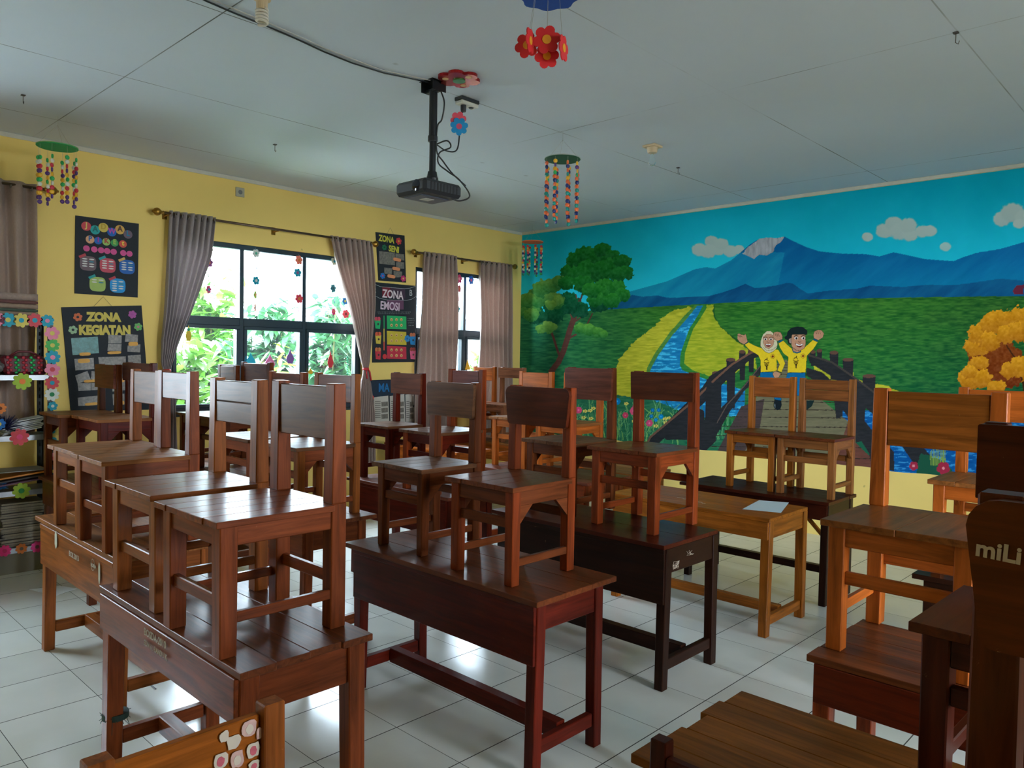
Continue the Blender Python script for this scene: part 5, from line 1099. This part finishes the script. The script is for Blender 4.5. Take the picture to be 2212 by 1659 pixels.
# things on the shelves
def on_shelf(name, label, cat, y, x, z): return empty(name, (x, y, z), label=label, cat=cat)
r = on_shelf('beaded_bag', 'dark red handbag with rows of red and green beads on the upper shelf', 'bag', -5.56, .30, 1.415)
b = MB(); b.box(-.07, .07, -.155, .125, 0, .135, bev=.02, fn=lambda p: (p[0]*(1-.35*p[2]/.135), p[1]+.01*math.sin(p[2]*40), p[2])); b.build('body', simple('dark_red_weave', (92, 20, 34), .5, noise=.4, nscale=120), r)
b = MB(); b.tube([(0, -.10, .13), (0, -.05, .165), (0, .03, .165), (0, .09, .13)], .008, 8); b.build('handle', simple('dark_red_weave', (92, 20, 34)), r, True)
for cidx, c_, nm in [(0, (176, 50, 66), 'red_bead_row'), (1, (40, 160, 90), 'green_bead_row')]:
    for i in range(5):
        if (i % 2) != cidx: continue
        b = MB()
        for j in range(7):
            xx = .072*(1-.35*(.014+j*.018)/.135)
            b.lathe([(.001, 0), (.011, .002), (.012, .005), (.006, .010)], (xx-.002, -.115+i*.048+(.008 if j % 2 else -.008), .014+j*.018), 8, axis=0)
        b.build(nm, simple(nm, c_, .25), r, True)
r = on_shelf('cloth_bundle', 'crumpled black and white bundle at the left of the upper shelf', 'bundle', -5.80, .315, 1.416)
b = MB(); gr_ = []
for i in range(9):
    th = PI*i/8; gr_.append([(.085*math.sin(th)*math.cos(2*PI*k/20)*(1+.2*math.sin(5*k+i)), .11*math.sin(th)*math.sin(2*PI*k/20)*(1+.15*math.sin(3*k+i*2)), .055+.055*math.cos(th)*(1+.1*math.sin(k*2))) for k in range(21)])
b.sheet(gr_); b.build('cloth', simple('black_white_print', (110, 108, 104), .7, noise=.95, nscale=45), r, True)
r = on_shelf('brown_lid', 'round brown lid behind the black and white bundle', 'lid', -5.695, .225, 1.415)
b = MB(); b.lathe([(.055, 0), (.06, .02), (.055, .13), (.02, .14)], (0, 0, 0), 24); b.build('lid', simple('brown_wicker', (70, 52, 40), .7, noise=.3, nscale=90), r, True)
rr = random.Random(8)
ORD = ['topmost', 'second', 'third', 'fourth', 'fifth', 'sixth', 'seventh', 'eighth', 'ninth', 'tenth', 'eleventh', 'twelfth', 'thirteenth', 'fourteenth', 'fifteenth', 'sixteenth', 'seventeenth']
for k in range(9):
    e = MB(); a = -.08+rr.random()*.16; L_ = .24; wv_ = .16
    e.box(-wv_/2, wv_/2, -L_/2, L_/2, 0, .006, bev=.001, fn=lambda p: (p[0], p[1], p[2]+.09*max(0, p[1]/L_)))
    o = e.build('paper_bundle', paper_m); o.location = (.285+rr.uniform(-.01, .01), -5.58+rr.uniform(-.02, .02), .984+k*.0095); o.rotation_euler = (0, 0, a)
    tag(o, ORD[8-k]+' sheaf from the top of the white papers on the middle shelf', 'papers', 'loose white papers on the middle shelf')
def tuft(name, label, cat, loc, col, rad, n, seed):
    e = MB(); q = random.Random(seed)
    for k in range(n):
        a = q.uniform(0, 2*PI); el = q.uniform(-.3, 1.3); l = rad*q.uniform(.7, 1.15); d = Vector((math.cos(a)*math.cos(el), math.sin(a)*math.cos(el), math.sin(el)))
        e.tube([Vector((0, 0, rad*.35)), Vector((0, 0, rad*.35))+d*l], [.005, .0012], 4)
    o = e.build(name, simple(name, col, .5)); o.location = loc; return tag(o, label, cat)
tuft('tinsel_pompom', 'dark blue tinsel pompom on the middle shelf', 'pompom', (.35, -5.70, 1.0), (26, 26, 70), .10, 170, 3)
for k, (c_, nm, lab) in enumerate([((196, 120, 34), 'folder', 'orange folder with curled edge on the lower shelf'), ((52, 46, 44), 'folder', 'black folder under the orange one'), ((96, 60, 84), 'folder', 'purple folder under the black one')]):
    e = MB(); e.box(-.125, .125, -.19, .19, 0, .012, bev=.002, fn=lambda p: (p[0], p[1], p[2]+.06*(p[1]/.19)**2*(1 if p[1] > 0 else .3)))
    o = e.build(nm, simple('folder_%d' % k, c_, .5)); o.location = (.287, -5.62, .602+(2-k)*.024); tag(o, lab, 'folder')
e = MB(); e.box(-.12, .12, -.17, .17, 0, .006, bev=.001, fn=lambda p: (p[0], p[1], p[2]+.03*(p[1]/.17)**2)); o = e.build('paper_pad', simple('grey_paper', (140, 140, 138), .7)); o.location = (.285, -5.62, .692); tag(o, 'grey paper pad on top of the orange folder', 'paper pad')
tuft('blue_bow', 'blue ribbon bow at the left of the lower shelf', 'bow', (.38, -5.72, .60), (30, 100, 160), .045, 60, 5)
bk = random.Random(9)
for s_i, (yc, nn, lab) in enumerate([(-5.60, 17, 'thin grey book in the right stack on the rack bottom'), (-5.93, 16, 'thin grey book in the left stack on the rack bottom')]):
    z = .184
    for k in range(nn):
        h = bk.uniform(.014, .024); e = MB(); e.box(-.11, .11, -.135, .135, 0, h-.001, bev=.0015)
        e.box(-.105, .1115, -.13, .13, .003, h-.004, bev=0, mi=1)
        c_ = bk.choice([(112, 106, 98), (96, 92, 88), (126, 120, 108), (88, 84, 80)])
        o = e.build('book', [simple('book_cover_%d' % c_[0], c_, .7, noise=.15), simple('book_pages', (140, 134, 120), .8, noise=.3, nscale=90)]); o.location = (.28+bk.uniform(-.012, .012), yc+bk.uniform(-.012, .012), z); o.rotation_euler = (0, 0, bk.uniform(-.05, .05)); z += h
        tag(o, lab.replace('thin grey book', ORD[nn-1-k]+' grey book from the top'), 'book', 'grey books stacked on the bottom shelf, '+('right' if s_i == 0 else 'left'))
tuft('black_tinsel', 'black tinsel hanging between the two stacks of books', 'tinsel', (.41, -5.765, .25), (14, 14, 16), .05, 60, 6)
r = empty('balloon_pair', (.452, -5.372, .42), label='small green and blue balloons beside the shelf rack', cat='balloon')
for (dy, dz, c_, nm) in [(0.015, .09, (16, 80, 60), 'green_balloon'), (.05, .04, (10, 90, 180), 'blue_balloon')]:
    b = MB(); b.lathe([(.004, -.06), (.022, -.045), (.040, -.005), (.034, .03), (.012, .055), (.004, .06)], (0, dy-.03, dz), 18); b.build(nm, simple(nm, c_, .3), r, True)
b = MB(); b.tube([(0, 0, .14), (-.03, 0, .17), (-.045, -.03, .20)], .0012, 4); b.build('string', pal((120, 120, 110)), r)

# ================================================================== FLOWER STRINGS IN THE WINDOWS
def wstring(label, x, items, top, z_end=None):
    """items: (u, v, radius, colour, centre, rz)"""
    p0 = at_x(*top, x); r = empty('flower_string', p0, label=label, cat='garland', group='flower strings hanging in the windows')
    pts = [Vector((0, 0, 0))]
    for (u, v, rad, c1_, c2_, rz) in items:
        q = at_x(u, v, x)-p0; pts.append(q); add_flower(r, q, rad, c1_, c2_, rz=rz, n=6)
    b = MB(); b.tube([p+Vector((-.002, 0, 0)) for p in pts], .0008, 4); b.build('thread', pal((150, 160, 165)), r)
c3 = lambda x, y: (320+x/3.53, 430+y/3.53)
def it(x, y, rad, c1_, c2_, rz=0): return (*c3(x, y), rad, c1_, c2_, rz)
wstring('short flower string beside the left tied curtain', .012, [it(470, 388, .036, DG, YE, .3), it(463, 485, .042, PU, OR, .2), it(457, 587, .034, (20, 70, 90), WH, 1.1), it(460, 690, .036, (206, 70, 120), BL, .5)], c3(475, 350))
wstring('flower string hanging in the middle pane, white flower on top', .012, [it(822, 414, .040, WH, (90, 180, 150), .1), it(825, 525, .036, (30, 80, 120), WH, 1.0), it(822, 622, .042, BL, WH, .2), it(816, 730, .036, LIM, OR, .7), it(815, 828, .036, (230, 150, 120), WH, .8)], c3(822, 370))
wstring('flower string over the right mullion, red flower low down', .012, [it(1148, 465, .046, (230, 120, 100), OR, .2), it(1138, 562, .044, BL, PU, .1), it(1150, 760, .046, (214, 60, 80), OR, .1), it(1144, 850, .030, (190, 110, 160), WH, 1.2)], c3(1150, 420))
wstring('flower string in the right pane with dark tree shape', .012, [it(1418, 476, .042, (190, 200, 180), BL, .2), it(1418, 580, .032, (220, 110, 140), WH, .9), it(1410, 680, .044, (20, 100, 110), (20, 80, 90), .3), it(1418, 778, .026, BL, WH, .8), it(1413, 858, .036, (206, 60, 110), OR, .4)], c3(1420, 440))
wstring('two flowers, blue over red, beside the ribbon-tied curtain', .012, [it(1500, 778, .040, (20, 110, 180), YE, .2), it(1506, 876, .046, (220, 70, 80), (120, 20, 20), .1)], c3(1498, 720))
d4b = lambda x, y: (760+x/3.457, 460+y/3.457)
def it4(x, y, rad, c1_, c2_, rz=0): return (*d4b(x, y), rad, c1_, c2_, rz)
wstring('pink flower string in the narrow window by the mural', .012, [it4(800, 492, .055, (210, 60, 110), (230, 150, 160), .2), it4(802, 566, .045, (206, 70, 80), OR, .5), it4(800, 640, .035, (206, 60, 90), OR, 1.1), it4(791, 718, .045, BL, (20, 150, 140), .3)], d4b(800, 470))
wstring('single blue flower in the narrow window by the mural', .012, [it4(890, 502, .055, (30, 100, 190), (210, 100, 150), .2)], d4b(890, 480))
def cutout(label, pts, col, x=.010, inner=None):
    ps = [at_x(*p, x) for p in pts]; yc = sum(p.y for p in ps)/len(ps); zc = min(p.z for p in ps)
    r = empty('paper_cutout', (x, yc, zc), label=label, cat='paper ornament', group='paper shapes on the window panes')
    b = MB(); b.prism([(p.y-yc, p.z-zc) for p in ps], 'x', 0, .003); b.build('cutout', pal(col), r)
    if inner: q = at_x(*inner[0], x); b = MB(); b.prism(disc_pts(q.y-yc, q.z-zc, inner[1], 12), 'x', .0032, .005); b.build('centre', pal(inner[2]), r)
def drop(x, y, w, h): return [c3(x, y-h), c3(x+w*.35, y-h*.45), c3(x+w*.8, y), c3(x+w, y+h*.45), c3(x+w*.55, y+h), c3(x-w*.55, y+h), c3(x-w, y+h*.45), c3(x-w*.8, y), c3(x-w*.35, y-h*.45)]
cutout('cyan drop-shaped paper on the middle pane', drop(782, 1225, 38, 55), (20, 170, 200))
cutout('pink drop-shaped paper on the middle pane', drop(928, 1238, 40, 55), (226, 120, 170), inner=(c3(928, 1250), .02, (236, 170, 200)))
cutout('purple drop-shaped paper on the middle pane', drop(1082, 1200, 30, 55), (130, 90, 160))
cutout('red drop-shaped paper on the right pane', drop(1390, 1222, 22, 62), (206, 50, 60))
cutout('yellow and green paper shape on the lower left pane', drop(308, 1022, 22, 60), (206, 176, 50), inner=(c3(306, 995), .014, (30, 150, 100)))
cutout('small yellow paper shape low on the right pane', drop(1238, 1312, 18, 22), (226, 176, 40))
cutout('yellow drop paper low in the narrow window', [d4b(862, 1095), d4b(885, 1170), d4b(845, 1170)], (230, 180, 40))
b = MB(); p_ = [at_x(*c3(1520+((k % 2)*14-7), 1205+k*9), .012) for k in range(16)]; b.tube(p_, .006, 6)
tag(b.build('green_chain', pal((20, 160, 120))), 'green paper chain hanging at the right edge of the main window', 'paper chain')

# ================================================================== CEILING: MOBILES, PROJECTOR, LAMPS, CABLE
bead_cols = {'o': (226, 104, 54), 'y': (226, 170, 40), 'n': (26, 46, 110), 't': (20, 140, 130), 'g': (30, 164, 84), 'p': (84, 50, 120), 'r': (196, 44, 60), 'w': (214, 216, 200)}
_bm = {}
def bead(ch):
    if ch not in _bm: b = MB(); b.lathe([(.004, -.0075), (.0125, -.006), (.0150, -.002), (.0150, .002), (.0125, .006), (.004, .0075)], (0, 0, 0), 14, axis=0); o = b.build('bead', simple('bead_'+ch, bead_cols[ch], .35), smooth=True); _bm[ch] = o.data; bpy.data.objects.remove(o)
    return _bm[ch]
def mobile(label, x, y, zd, disc_col, rim_col, seq, n=8, rad=.125, seed=1, pitch=.0275, drop=.03, group='bead mobiles hung from the ceiling'):
    q = random.Random(seed); r = empty('bead_mobile', (x, y, zd), label=label, cat='mobile', group=group)
    b = MB(); b.lathe([(rad, -.003), (rad+.003, 0), (rad, .003)], (0, 0, 0), 36); b.lathe([(rad+.002, .003), (rad+.003, .008), (rad-.006, .010)], (0, 0, 0), 36, mi=1); b.build('disc', [pal(disc_col), simple('rim_%d' % rim_col[0], rim_col, .4)], r)
    b = MB(); top = H-zd-.001
    for k in range(3): a = 2*PI*k/3+.4; b.tube([(rad*.9*math.cos(a), rad*.9*math.sin(a), .01), (0, 0, top*.72)], .0007, 4)
    b.tube([(0, 0, top*.72), (0, 0, top)], .0009, 4); b.build('suspension_thread', pal((150, 150, 145)), r)
    for k in range(n):
        a = 2*PI*k/n+.25; px, py = rad*.93*math.cos(a), rad*.93*math.sin(a); s_ = seq[k % len(seq)]; dr = drop+q.uniform(0, .02)
        z0 = -.003-dr
        b = MB(); b.tube([(px, py, -.003), (px, py, z0-len(s_)*pitch)], .0008, 4); st_ = b.build('bead_string', pal((170, 170, 160)), r)
        for i, ch in enumerate(s_):
            o = bpy.data.objects.new('bead', bead(ch)); C.objects.link(o); o.parent = st_; o.location = (px+q.uniform(-.002, .002), py+q.uniform(-.002, .002), z0-i*pitch-.012); o.rotation_euler = (0, 0, q.uniform(0, PI))
mobile('bead mobile with dark green disc and orange, navy and teal beads near the centre', 3.142, -2.950, 3.012, (20, 84, 60), (170, 175, 175), ['ypygonotonotonot'[:16], 'onotyonotonotont'[:15]], 8, seed=4, pitch=.0268, drop=.02)
mobile('bead mobile with bright green disc before the yellow wall at far left', .728, -5.473, 2.990, (20, 158, 90), (110, 160, 90), ['gwrpygwrypp'[:11], 'gwrpygwryp'], 8, seed=7, pitch=.030, drop=.06)
mobile('bead mobile with orange disc in front of the mural corner', .535, -.385, 2.985, (222, 104, 50), (214, 130, 80), ['ryornwpgrywpg', 'rywnwgrywnwpt'], 8, seed=9, pitch=.027, drop=.03)
# flower mobile: blue disc with red flowers
d_ = np.array([(1186-1106)/FPX, -(-8-829.5)/FPX, 1.0]) @ RM; FM = CAM+d_*((3.02-CAM[2])/d_[2])
r = empty('flower_mobile', (float(FM[0]), float(FM[1]), 3.02), label='blue disc mobile hung with red yellow-centred flowers at the top', cat='mobile')
b = MB(); b.prism([(.115*(1+.06*math.cos(8*a))*math.cos(a), .115*(1+.06*math.cos(8*a))*math.sin(a)) for a in [2*PI*k/48 for k in range(48)]], 'z', -.003, .004); b.build('disc', pal((16, 72, 160)), r)
b = MB()
for k in range(3): a = 2*PI*k/3; b.tube([(.1*math.cos(a), .1*math.sin(a), .004), (0, 0, .13)], .0007, 4)
b.tube([(0, 0, .13), (0, 0, H-3.02-.001)], .0009, 4); b.build('suspension_thread', pal((150, 150, 145)), r)
view_rz = math.atan2(CAM[1]-FM[1], CAM[0]-FM[0])
for (u, v, rad, rz, dd) in [(1181, 86, .056, .0, 0), (1181, 122, .050, .1, .05), (1139, 98, .052, -.25, .04), (1144, 88, .050, 1.25, -.03), (1216, 104, .052, 1.2, 0)]:
    d_ = np.array([(u-1106)/FPX, -(v-829.5)/FPX, 1.0]) @ RM; dep = (FM-CAM) @ RM[2]+dd; p = Vector((CAM+d_*dep).tolist())-r.location
    add_flower(r, p, rad, (206, 34, 40), (220, 150, 30), rz=view_rz+rz, n=6)
    b = MB(); b.tube([(p.x, p.y, p.z), (p.x*.7, p.y*.7, -.003)], .0007, 4); b.build('thread', pal((150, 150, 145)), r)
# projector on its pole
blk = simple('black_metal', (26, 30, 34), .35, .2, noise=.1); blk2 = simple('black_plastic', (34, 37, 42), .45, noise=.1)
PX, PY = 3.192, -4.190
r = empty('projector_mount', (PX, PY, H), label='black pole mount hanging from the ceiling above the desks', cat='projector mount')
b = MB(); b.box(-.06, .06, -.06, .06, -.004, -.0005); b.box(-.055, -.05, -.05, .05, -.06, -.004); b.box(.05, .055, -.05, .05, -.06, -.004); b.box(-.05, .05, -.02, .02, -.06, -.04); b.build('ceiling_plate', blk, r)
b = MB(); b.tube([(0, 0, -.05), (0, 0, -.34)], .024, 16); b.tube([(0, 0, -.30), (0, 0, -.545)], .019, 16); b.lathe([(.027, -.345), (.029, -.34), (.029, -.315), (.027, -.31)], (0, 0, 0), 16); b.build('pole', blk, r, False)
b = MB(); b.lathe([(.034, -.585), (.036, -.56), (.030, -.545), (.026, -.52)], (0, 0, 0), 18); b.box(-.055, .055, -.055, .055, -.60, -.585); b.build('swivel', blk, r)
pr = empty('projector', (3.205, -4.225, 2.522), label='black ceiling projector hanging under the pole mount', cat='projector')
b = MB(); b.box(-.135, .135, -.145, .145, .0, .080, bev=.018); b.build('body', blk2, pr)
b = MB(); b.box(-.10, .06, -.105, .105, -.006, .002, bev=.004); b.build('bottom_cover', simple('dark_grey_plastic', (60, 64, 76), .4), pr)
b = MB(); b.box(-.045, .015, -.035, .03, -.0075, -.006, bev=0); b.build('rating_label', simple('pale_label', (190, 190, 180), .6), pr)
b = MB(); b.lathe([(.030, -.148), (.034, -.146), (.034, -.13)], (.06, 0, .042), 20, axis=1); b.build('lens', simple('lens_glass', (20, 22, 40), .05), pr, True)
b = MB()
for k in range(9): b.box(.134, .137, -.10+k*.024, -.088+k*.024, .015, .062, bev=.001)
b.build('vent_grille', simple('vent_black', (10, 10, 12), .6), pr)
b = MB()
b.tube(smooth([(.055, .01, -.06), (.075, .02, -.13), (.055, .02, -.22), (.028, .01, -.26), (.03, .005, -.40), (.05, .04, -.46), (.09, .08, -.53), (.15, .13, -.60)]), .0045, 6)
b.tube(smooth([(.02, .01, -.36), (.07, .05, -.34), (.09, .06, -.38), (.04, .02, -.41), (.03, .02, -.47), (.08, .05, -.52), (.13, .10, -.57), (.175, .14, -.66), (.13, .10, -.69), (.10, .05, -.675)]), .0045, 6)
o = b.build('cable_bundle', blk2, None, True); o.location = (PX, PY, H); tag(o, 'dark cables looping down the projector pole', 'cable')
r = empty('ceiling_socket', (3.13, -3.865, H), label='black and white double socket box on the ceiling beside the projector pole', cat='socket')
b = MB(); b.box(-.035, .035, -.075, .075, -.022, -.0005); b.build('back_box', blk2, r); b = MB(); b.box(-.033, .033, -.072, .072, -.045, -.022, bev=.006); b.build('socket_face', simple('off_white_plastic', (200, 200, 190), .4), r)
b = MB(); b.lathe([(.016, -.085), (.018, -.07), (.018, -.045)], (0, -.03, 0), 14); b.lathe([(.012, -.050), (.018, -.045)], (0, .035, 0), 14); b.build('plug', blk2, r)
b = MB(); b.tube(smooth([(0, -.03, -.08), (-.01, -.05, -.12), (-.012, -.055, -.16), (-.010, -.05, -.22), (.0, -.08, -.33), (.02, -.18, -.36), (.06, -.29, -.355)]), .0045, 6)
o = b.build('power_cord', blk2, None, True); o.location = (3.13, -3.865, H); tag(o, 'grey power cord from the ceiling socket to the projector pole', 'cord')
r = empty('hanging_flower', (3.125, -3.925, 3.02), label='blue flower over a pink one hanging below the ceiling socket', cat='paper flower')
vr = math.atan2(CAM[1]+3.925, CAM[0]-3.125)
add_flower(r, (-.006, 0, .045), .050, (222, 80, 100), (222, 80, 100), rz=vr, n=6, name='pink_petals'); add_flower(r, (.004, -.002, .0), .056, (20, 140, 200), (206, 80, 110), rz=vr, n=7, name='blue_petals')
b = MB(); b.tube([(0, 0, .02), (.0, .03, H-3.02-.06)], .001, 4); b.build('thread', pal((170, 170, 165)), r)
r = empty('foil_flower', (3.366, -4.147, H), label='red foil flower decoration flat on the ceiling beside the pole', cat='decoration')
foil = simple('red_foil', (176, 40, 44), .25, .7, noise=.5, nscale=60)
b = MB(); b.prism([(p, q) for p, q in flower_pts(0, 0, .125, 6, .1)], 'z', -.018, -.001); b.build('petals', foil, r)
b = MB(); b.prism(disc_pts(0, 0, .036, 18), 'z', -.024, -.018); b.build('centre', simple('green_foil', (40, 130, 60), .3, .5), r)
for k in range(3): a = k*2.1; b = MB(); b.prism(disc_pts(.08*math.cos(a), .08*math.sin(a), .018, 12), 'z', -.0205, -.018); b.build('dot', pal((214, 180, 130)), r)
r = empty('ceiling_lamp', (3.440, -2.268, H), label='clear bulb in a cream ceiling holder right of the centre mobile', cat='lamp')
b = MB(); b.box(-.055, .055, -.055, .055, -.016, -.0005); b.lathe([(.032, -.055), (.036, -.05), (.042, -.016)], (0, 0, 0), 20); b.build('lamp_holder', simple('aged_cream_plastic', (206, 184, 150), .5), r)
glass_b = M_glass; b = MB(); b.lathe([(.012, -.056), (.014, -.075), (.024, -.098), (.029, -.120), (.022, -.142), (.006, -.150)], (0, 0, 0), 22); b.build('bulb', glass_b, r, True)
r = empty('ceiling_lamp', (3.475, -5.425, H), label='spiral energy-saving lamp at the top edge of the view', cat='lamp')
b = MB(); b.lathe([(.038, -.04), (.042, -.0005)], (0, 0, 0), 20); b.lathe([(.024, -.085), (.026, -.04)], (0, 0, 0), 20); b.build('lamp_holder', simple('aged_cream_plastic', (206, 184, 150)), r)
b = MB(); b.tube([(.024*math.cos(t*.5), .024*math.sin(t*.5), -.082-.0011*t) for t in range(58)], .0058, 8); b.build('spiral_tube', simple('lamp_tube_white', (214, 208, 196), .3), r, True)
def onH(u, v, z=H-.006):
    d = np.array([(u-1106)/FPX, -(v-829.5)/FPX, 1.0]) @ RM; return (CAM+d*(z-CAM[2])/d[2]).tolist()
b = MB(); b.tube([onH(*p) for p in [(300, -75), (380, -32), (445, 2), (510, 30), (575, 56), (640, 84), (700, 112), (760, 136), (830, 158), (880, 168), (925, 178)]], .0045, 6)
tag(b.build('ceiling_cable', blk2, None, True), 'black cable running along the ceiling to the projector mount', 'cable')
b = MB(); b.tube([(q[0]+.012, q[1]+.006, q[2]) for q in [onH(*p) for p in [(300, -77), (445, -3), (575, 50), (700, 106), (820, 152), (925, 174)]]], .003, 6)
tag(b.build('ceiling_cable', simple('white_cable', (190, 190, 185), .5), None, True), 'thin white wire beside the black ceiling cable', 'cable')
for (u, v, lab) in [(50, 205, 'dark hook hanging from the ceiling at far left'), (594, 312, 'small dark hook left of the projector on the ceiling'), (1465, 362, 'small hook on the ceiling beyond the clear bulb'), (2065, 70, 'small hook on the ceiling at upper right')]:
    p = onH(u, v, H-.001); b = MB(); b.tube([(p[0], p[1], H-.001), (p[0], p[1], H-.05), (p[0]+.012, p[1], H-.06), (p[0]+.016, p[1], H-.045)], .002, 5); b.box(p[0]-.012, p[0]+.012, p[1]-.012, p[1]+.012, H-.006, H-.0005, bev=.001)
    tag(b.build('ceiling_hook', simple('dull_hook', (70, 66, 64), .6)), lab, 'hook', 'hooks left in the ceiling')

# ================================================================== OUTSIDE THE WINDOWS
b = MB(); b.box(-14, -T-.02, -14, 8, -.35, -.30, bev=0); o = b.build('garden_ground', simple('pale_ground', (196, 198, 190), .9, noise=.1, nscale=2)); o['kind'] = 'structure'
b = MB(); b.box(ROOM_X+T+.02, ROOM_X+12, -14, 8, -.35, -.12, bev=0); o = b.build('yard_ground', simple('pale_yard', (120, 114, 100), .9, noise=.15, nscale=2)); o['kind'] = 'structure'
b = MB(); b.box(ROOM_X+T, ROOM_X+2.6, -9.5, .5, 2.75, 2.85, bev=0); b.box(ROOM_X+2.3, ROOM_X+2.42, -6.0, -5.88, -.12, 2.75, g=2); b.box(ROOM_X+2.3, ROOM_X+2.42, -2.0, -1.88, -.12, 2.75, g=2); tag(b.build('added_veranda_roof', simple('added_veranda_white', (190, 186, 176), .8)), 'added veranda roof outside the right wall, shading its openings', 'roof')  # unseen roof added to cut the skylight entering from the right
b = MB(); b.box(-2.0, -1.85, -6.6, -3.9, -.3, 1.30); b.box(-1.85, -1.84, -6.6, -3.9, 1.14, 1.20, mi=1); tag(b.build('garden_wall', [simple('white_outdoor_wall', (235, 235, 230), .8), simple('orange_band', (226, 160, 110), .7)]), 'low white wall with an orange band outside the left pane', 'wall')
def leafm(name, col):
    m = bpy.data.materials.new(name); m.use_nodes = True; n = m.node_tree; n.nodes.clear(); L = n.links.new; c_ = lin(col)
    o = n.nodes.new('ShaderNodeOutputMaterial'); a = n.nodes.new('ShaderNodeAttribute'); a.attribute_name = 'tone'
    mx = n.nodes.new('ShaderNodeMix'); mx.data_type = 'RGBA'; mx.inputs[6].default_value = (*[v*.45 for v in c_], 1); mx.inputs[7].default_value = (*[min(1, v*1.5) for v in c_], 1); L(a.outputs['Fac'], mx.inputs[0])
    p = n.nodes.new('ShaderNodeBsdfPrincipled'); p.inputs['Roughness'].default_value = .35; L(mx.outputs[2], p.inputs['Base Color']); tr = n.nodes.new('ShaderNodeBsdfTranslucent'); L(mx.outputs[2], tr.inputs[0])
    ms = n.nodes.new('ShaderNodeMixShader'); ms.inputs[0].default_value = .4; L(p.outputs[0], ms.inputs[1]); L(tr.outputs[0], ms.inputs[2]); L(ms.outputs[0], o.inputs[0]); return m
LM = [leafm('leaf_bright', (84, 132, 44)), leafm('leaf_blue_green', (54, 104, 62)), leafm('leaf_yellow', (120, 142, 44))]
bark = simple('green_stem', (86, 92, 56), .8)
def shrub(label, x, y, rad, z1, n, li, seed, lsize=.20, z0=-.3):
    q = random.Random(seed); r = empty('leafy_shrub', (x, y, z0), label=label, cat='shrub', group='shrubs outside the window'); e = MB(); s_ = MB(); hh = z1-z0
    stems = []
    for k in range(9):
        a = q.uniform(0, 2*PI); rr_ = rad*q.uniform(.2, .8); top = Vector((rr_*math.cos(a), rr_*math.sin(a), hh*q.uniform(.7, 1.0))); mid = top*.5+Vector((q.uniform(-.1, .1), q.uniform(-.1, .1), 0)); s_.tube([Vector((rr_*.2*math.cos(a), rr_*.2*math.sin(a), 0)), mid, top], [.022, .015, .006], 5); stems.append((mid, top))
    s_.build('stems', bark, r)
    for k in range(n):
        m_, t_ = q.choice(stems); t = q.uniform(-.9, 1.08); c0 = m_+(t_-m_)*t+Vector((q.uniform(-.14, .14), q.uniform(-.14, .14), q.uniform(-.1, .1)))
        a = q.uniform(0, 2*PI); el = q.uniform(-.9, .7); l = lsize*q.uniform(.7, 1.5); w = l*q.uniform(.13, .2)
        d = Vector((math.cos(a)*math.cos(el), math.sin(a)*math.cos(el), math.sin(el))); sd = Vector((-math.sin(a), math.cos(a), q.uniform(-.4, .4))).normalized(); dn = Vector((0, 0, -l*.18))
        p = [c0, c0+d*l*.3+sd*w, c0+d*l*.7+sd*w*.8+dn*.5, c0+d*l+dn, c0+d*l*.7-sd*w*.8+dn*.5, c0+d*l*.3-sd*w]
        e._add([tuple(v) for v in p], [[0, 1, 2, 3, 4, 5]], 0, 0)
    e.build('leaves', LM[li], r)
shrub('bright green long-leaved shrub outside the lower left pane', -.95, -4.0, .36, 1.75, 1300, 0, 1)
shrub('yellow-green shrub close to the left part of the main window', -.95, -3.15, .36, 1.70, 1200, 2, 2, .17)
shrub('dense blue-green shrub outside the middle pane', -1.9, -2.55, .5, 2.25, 1900, 1, 3)
shrub('tall leafy shrub outside the right pane', -2.0, -1.5, .55, 2.35, 1900, 1, 4)
shrub('leafy shrub farther back behind the middle pane', -3.6, -2.3, .75, 2.7, 2000, 0, 5, .24)
shrub('distant treetop behind the left pane', -5.9, -3.3, 1.0, 3.0, 1600, 1, 6, .24)
shrub('leafy plant outside the narrow window by the mural', -1.2, .55, .5, 1.7, 1300, 0, 7)
shrub('shrub between the two windows outside', -.9, -.55, .4, 1.7, 1200, 2, 8)
r = empty('grey_house', (-5.0, 1.2, -.3), label='pale house with grey roof seen through the lower right pane', cat='house')
b = MB(); b.box(-1.6, 1.6, -2.0, 2.0, 0, 1.9); b.build('walls', simple('house_wall', (190, 194, 196), .8), r)
b = MB(); b.prism([(-2.3, 1.85), (2.3, 1.85), (0, 2.9)], 'x', -1.9, 1.9); b.build('roof', simple('grey_roof', (110, 118, 124), .6), r)
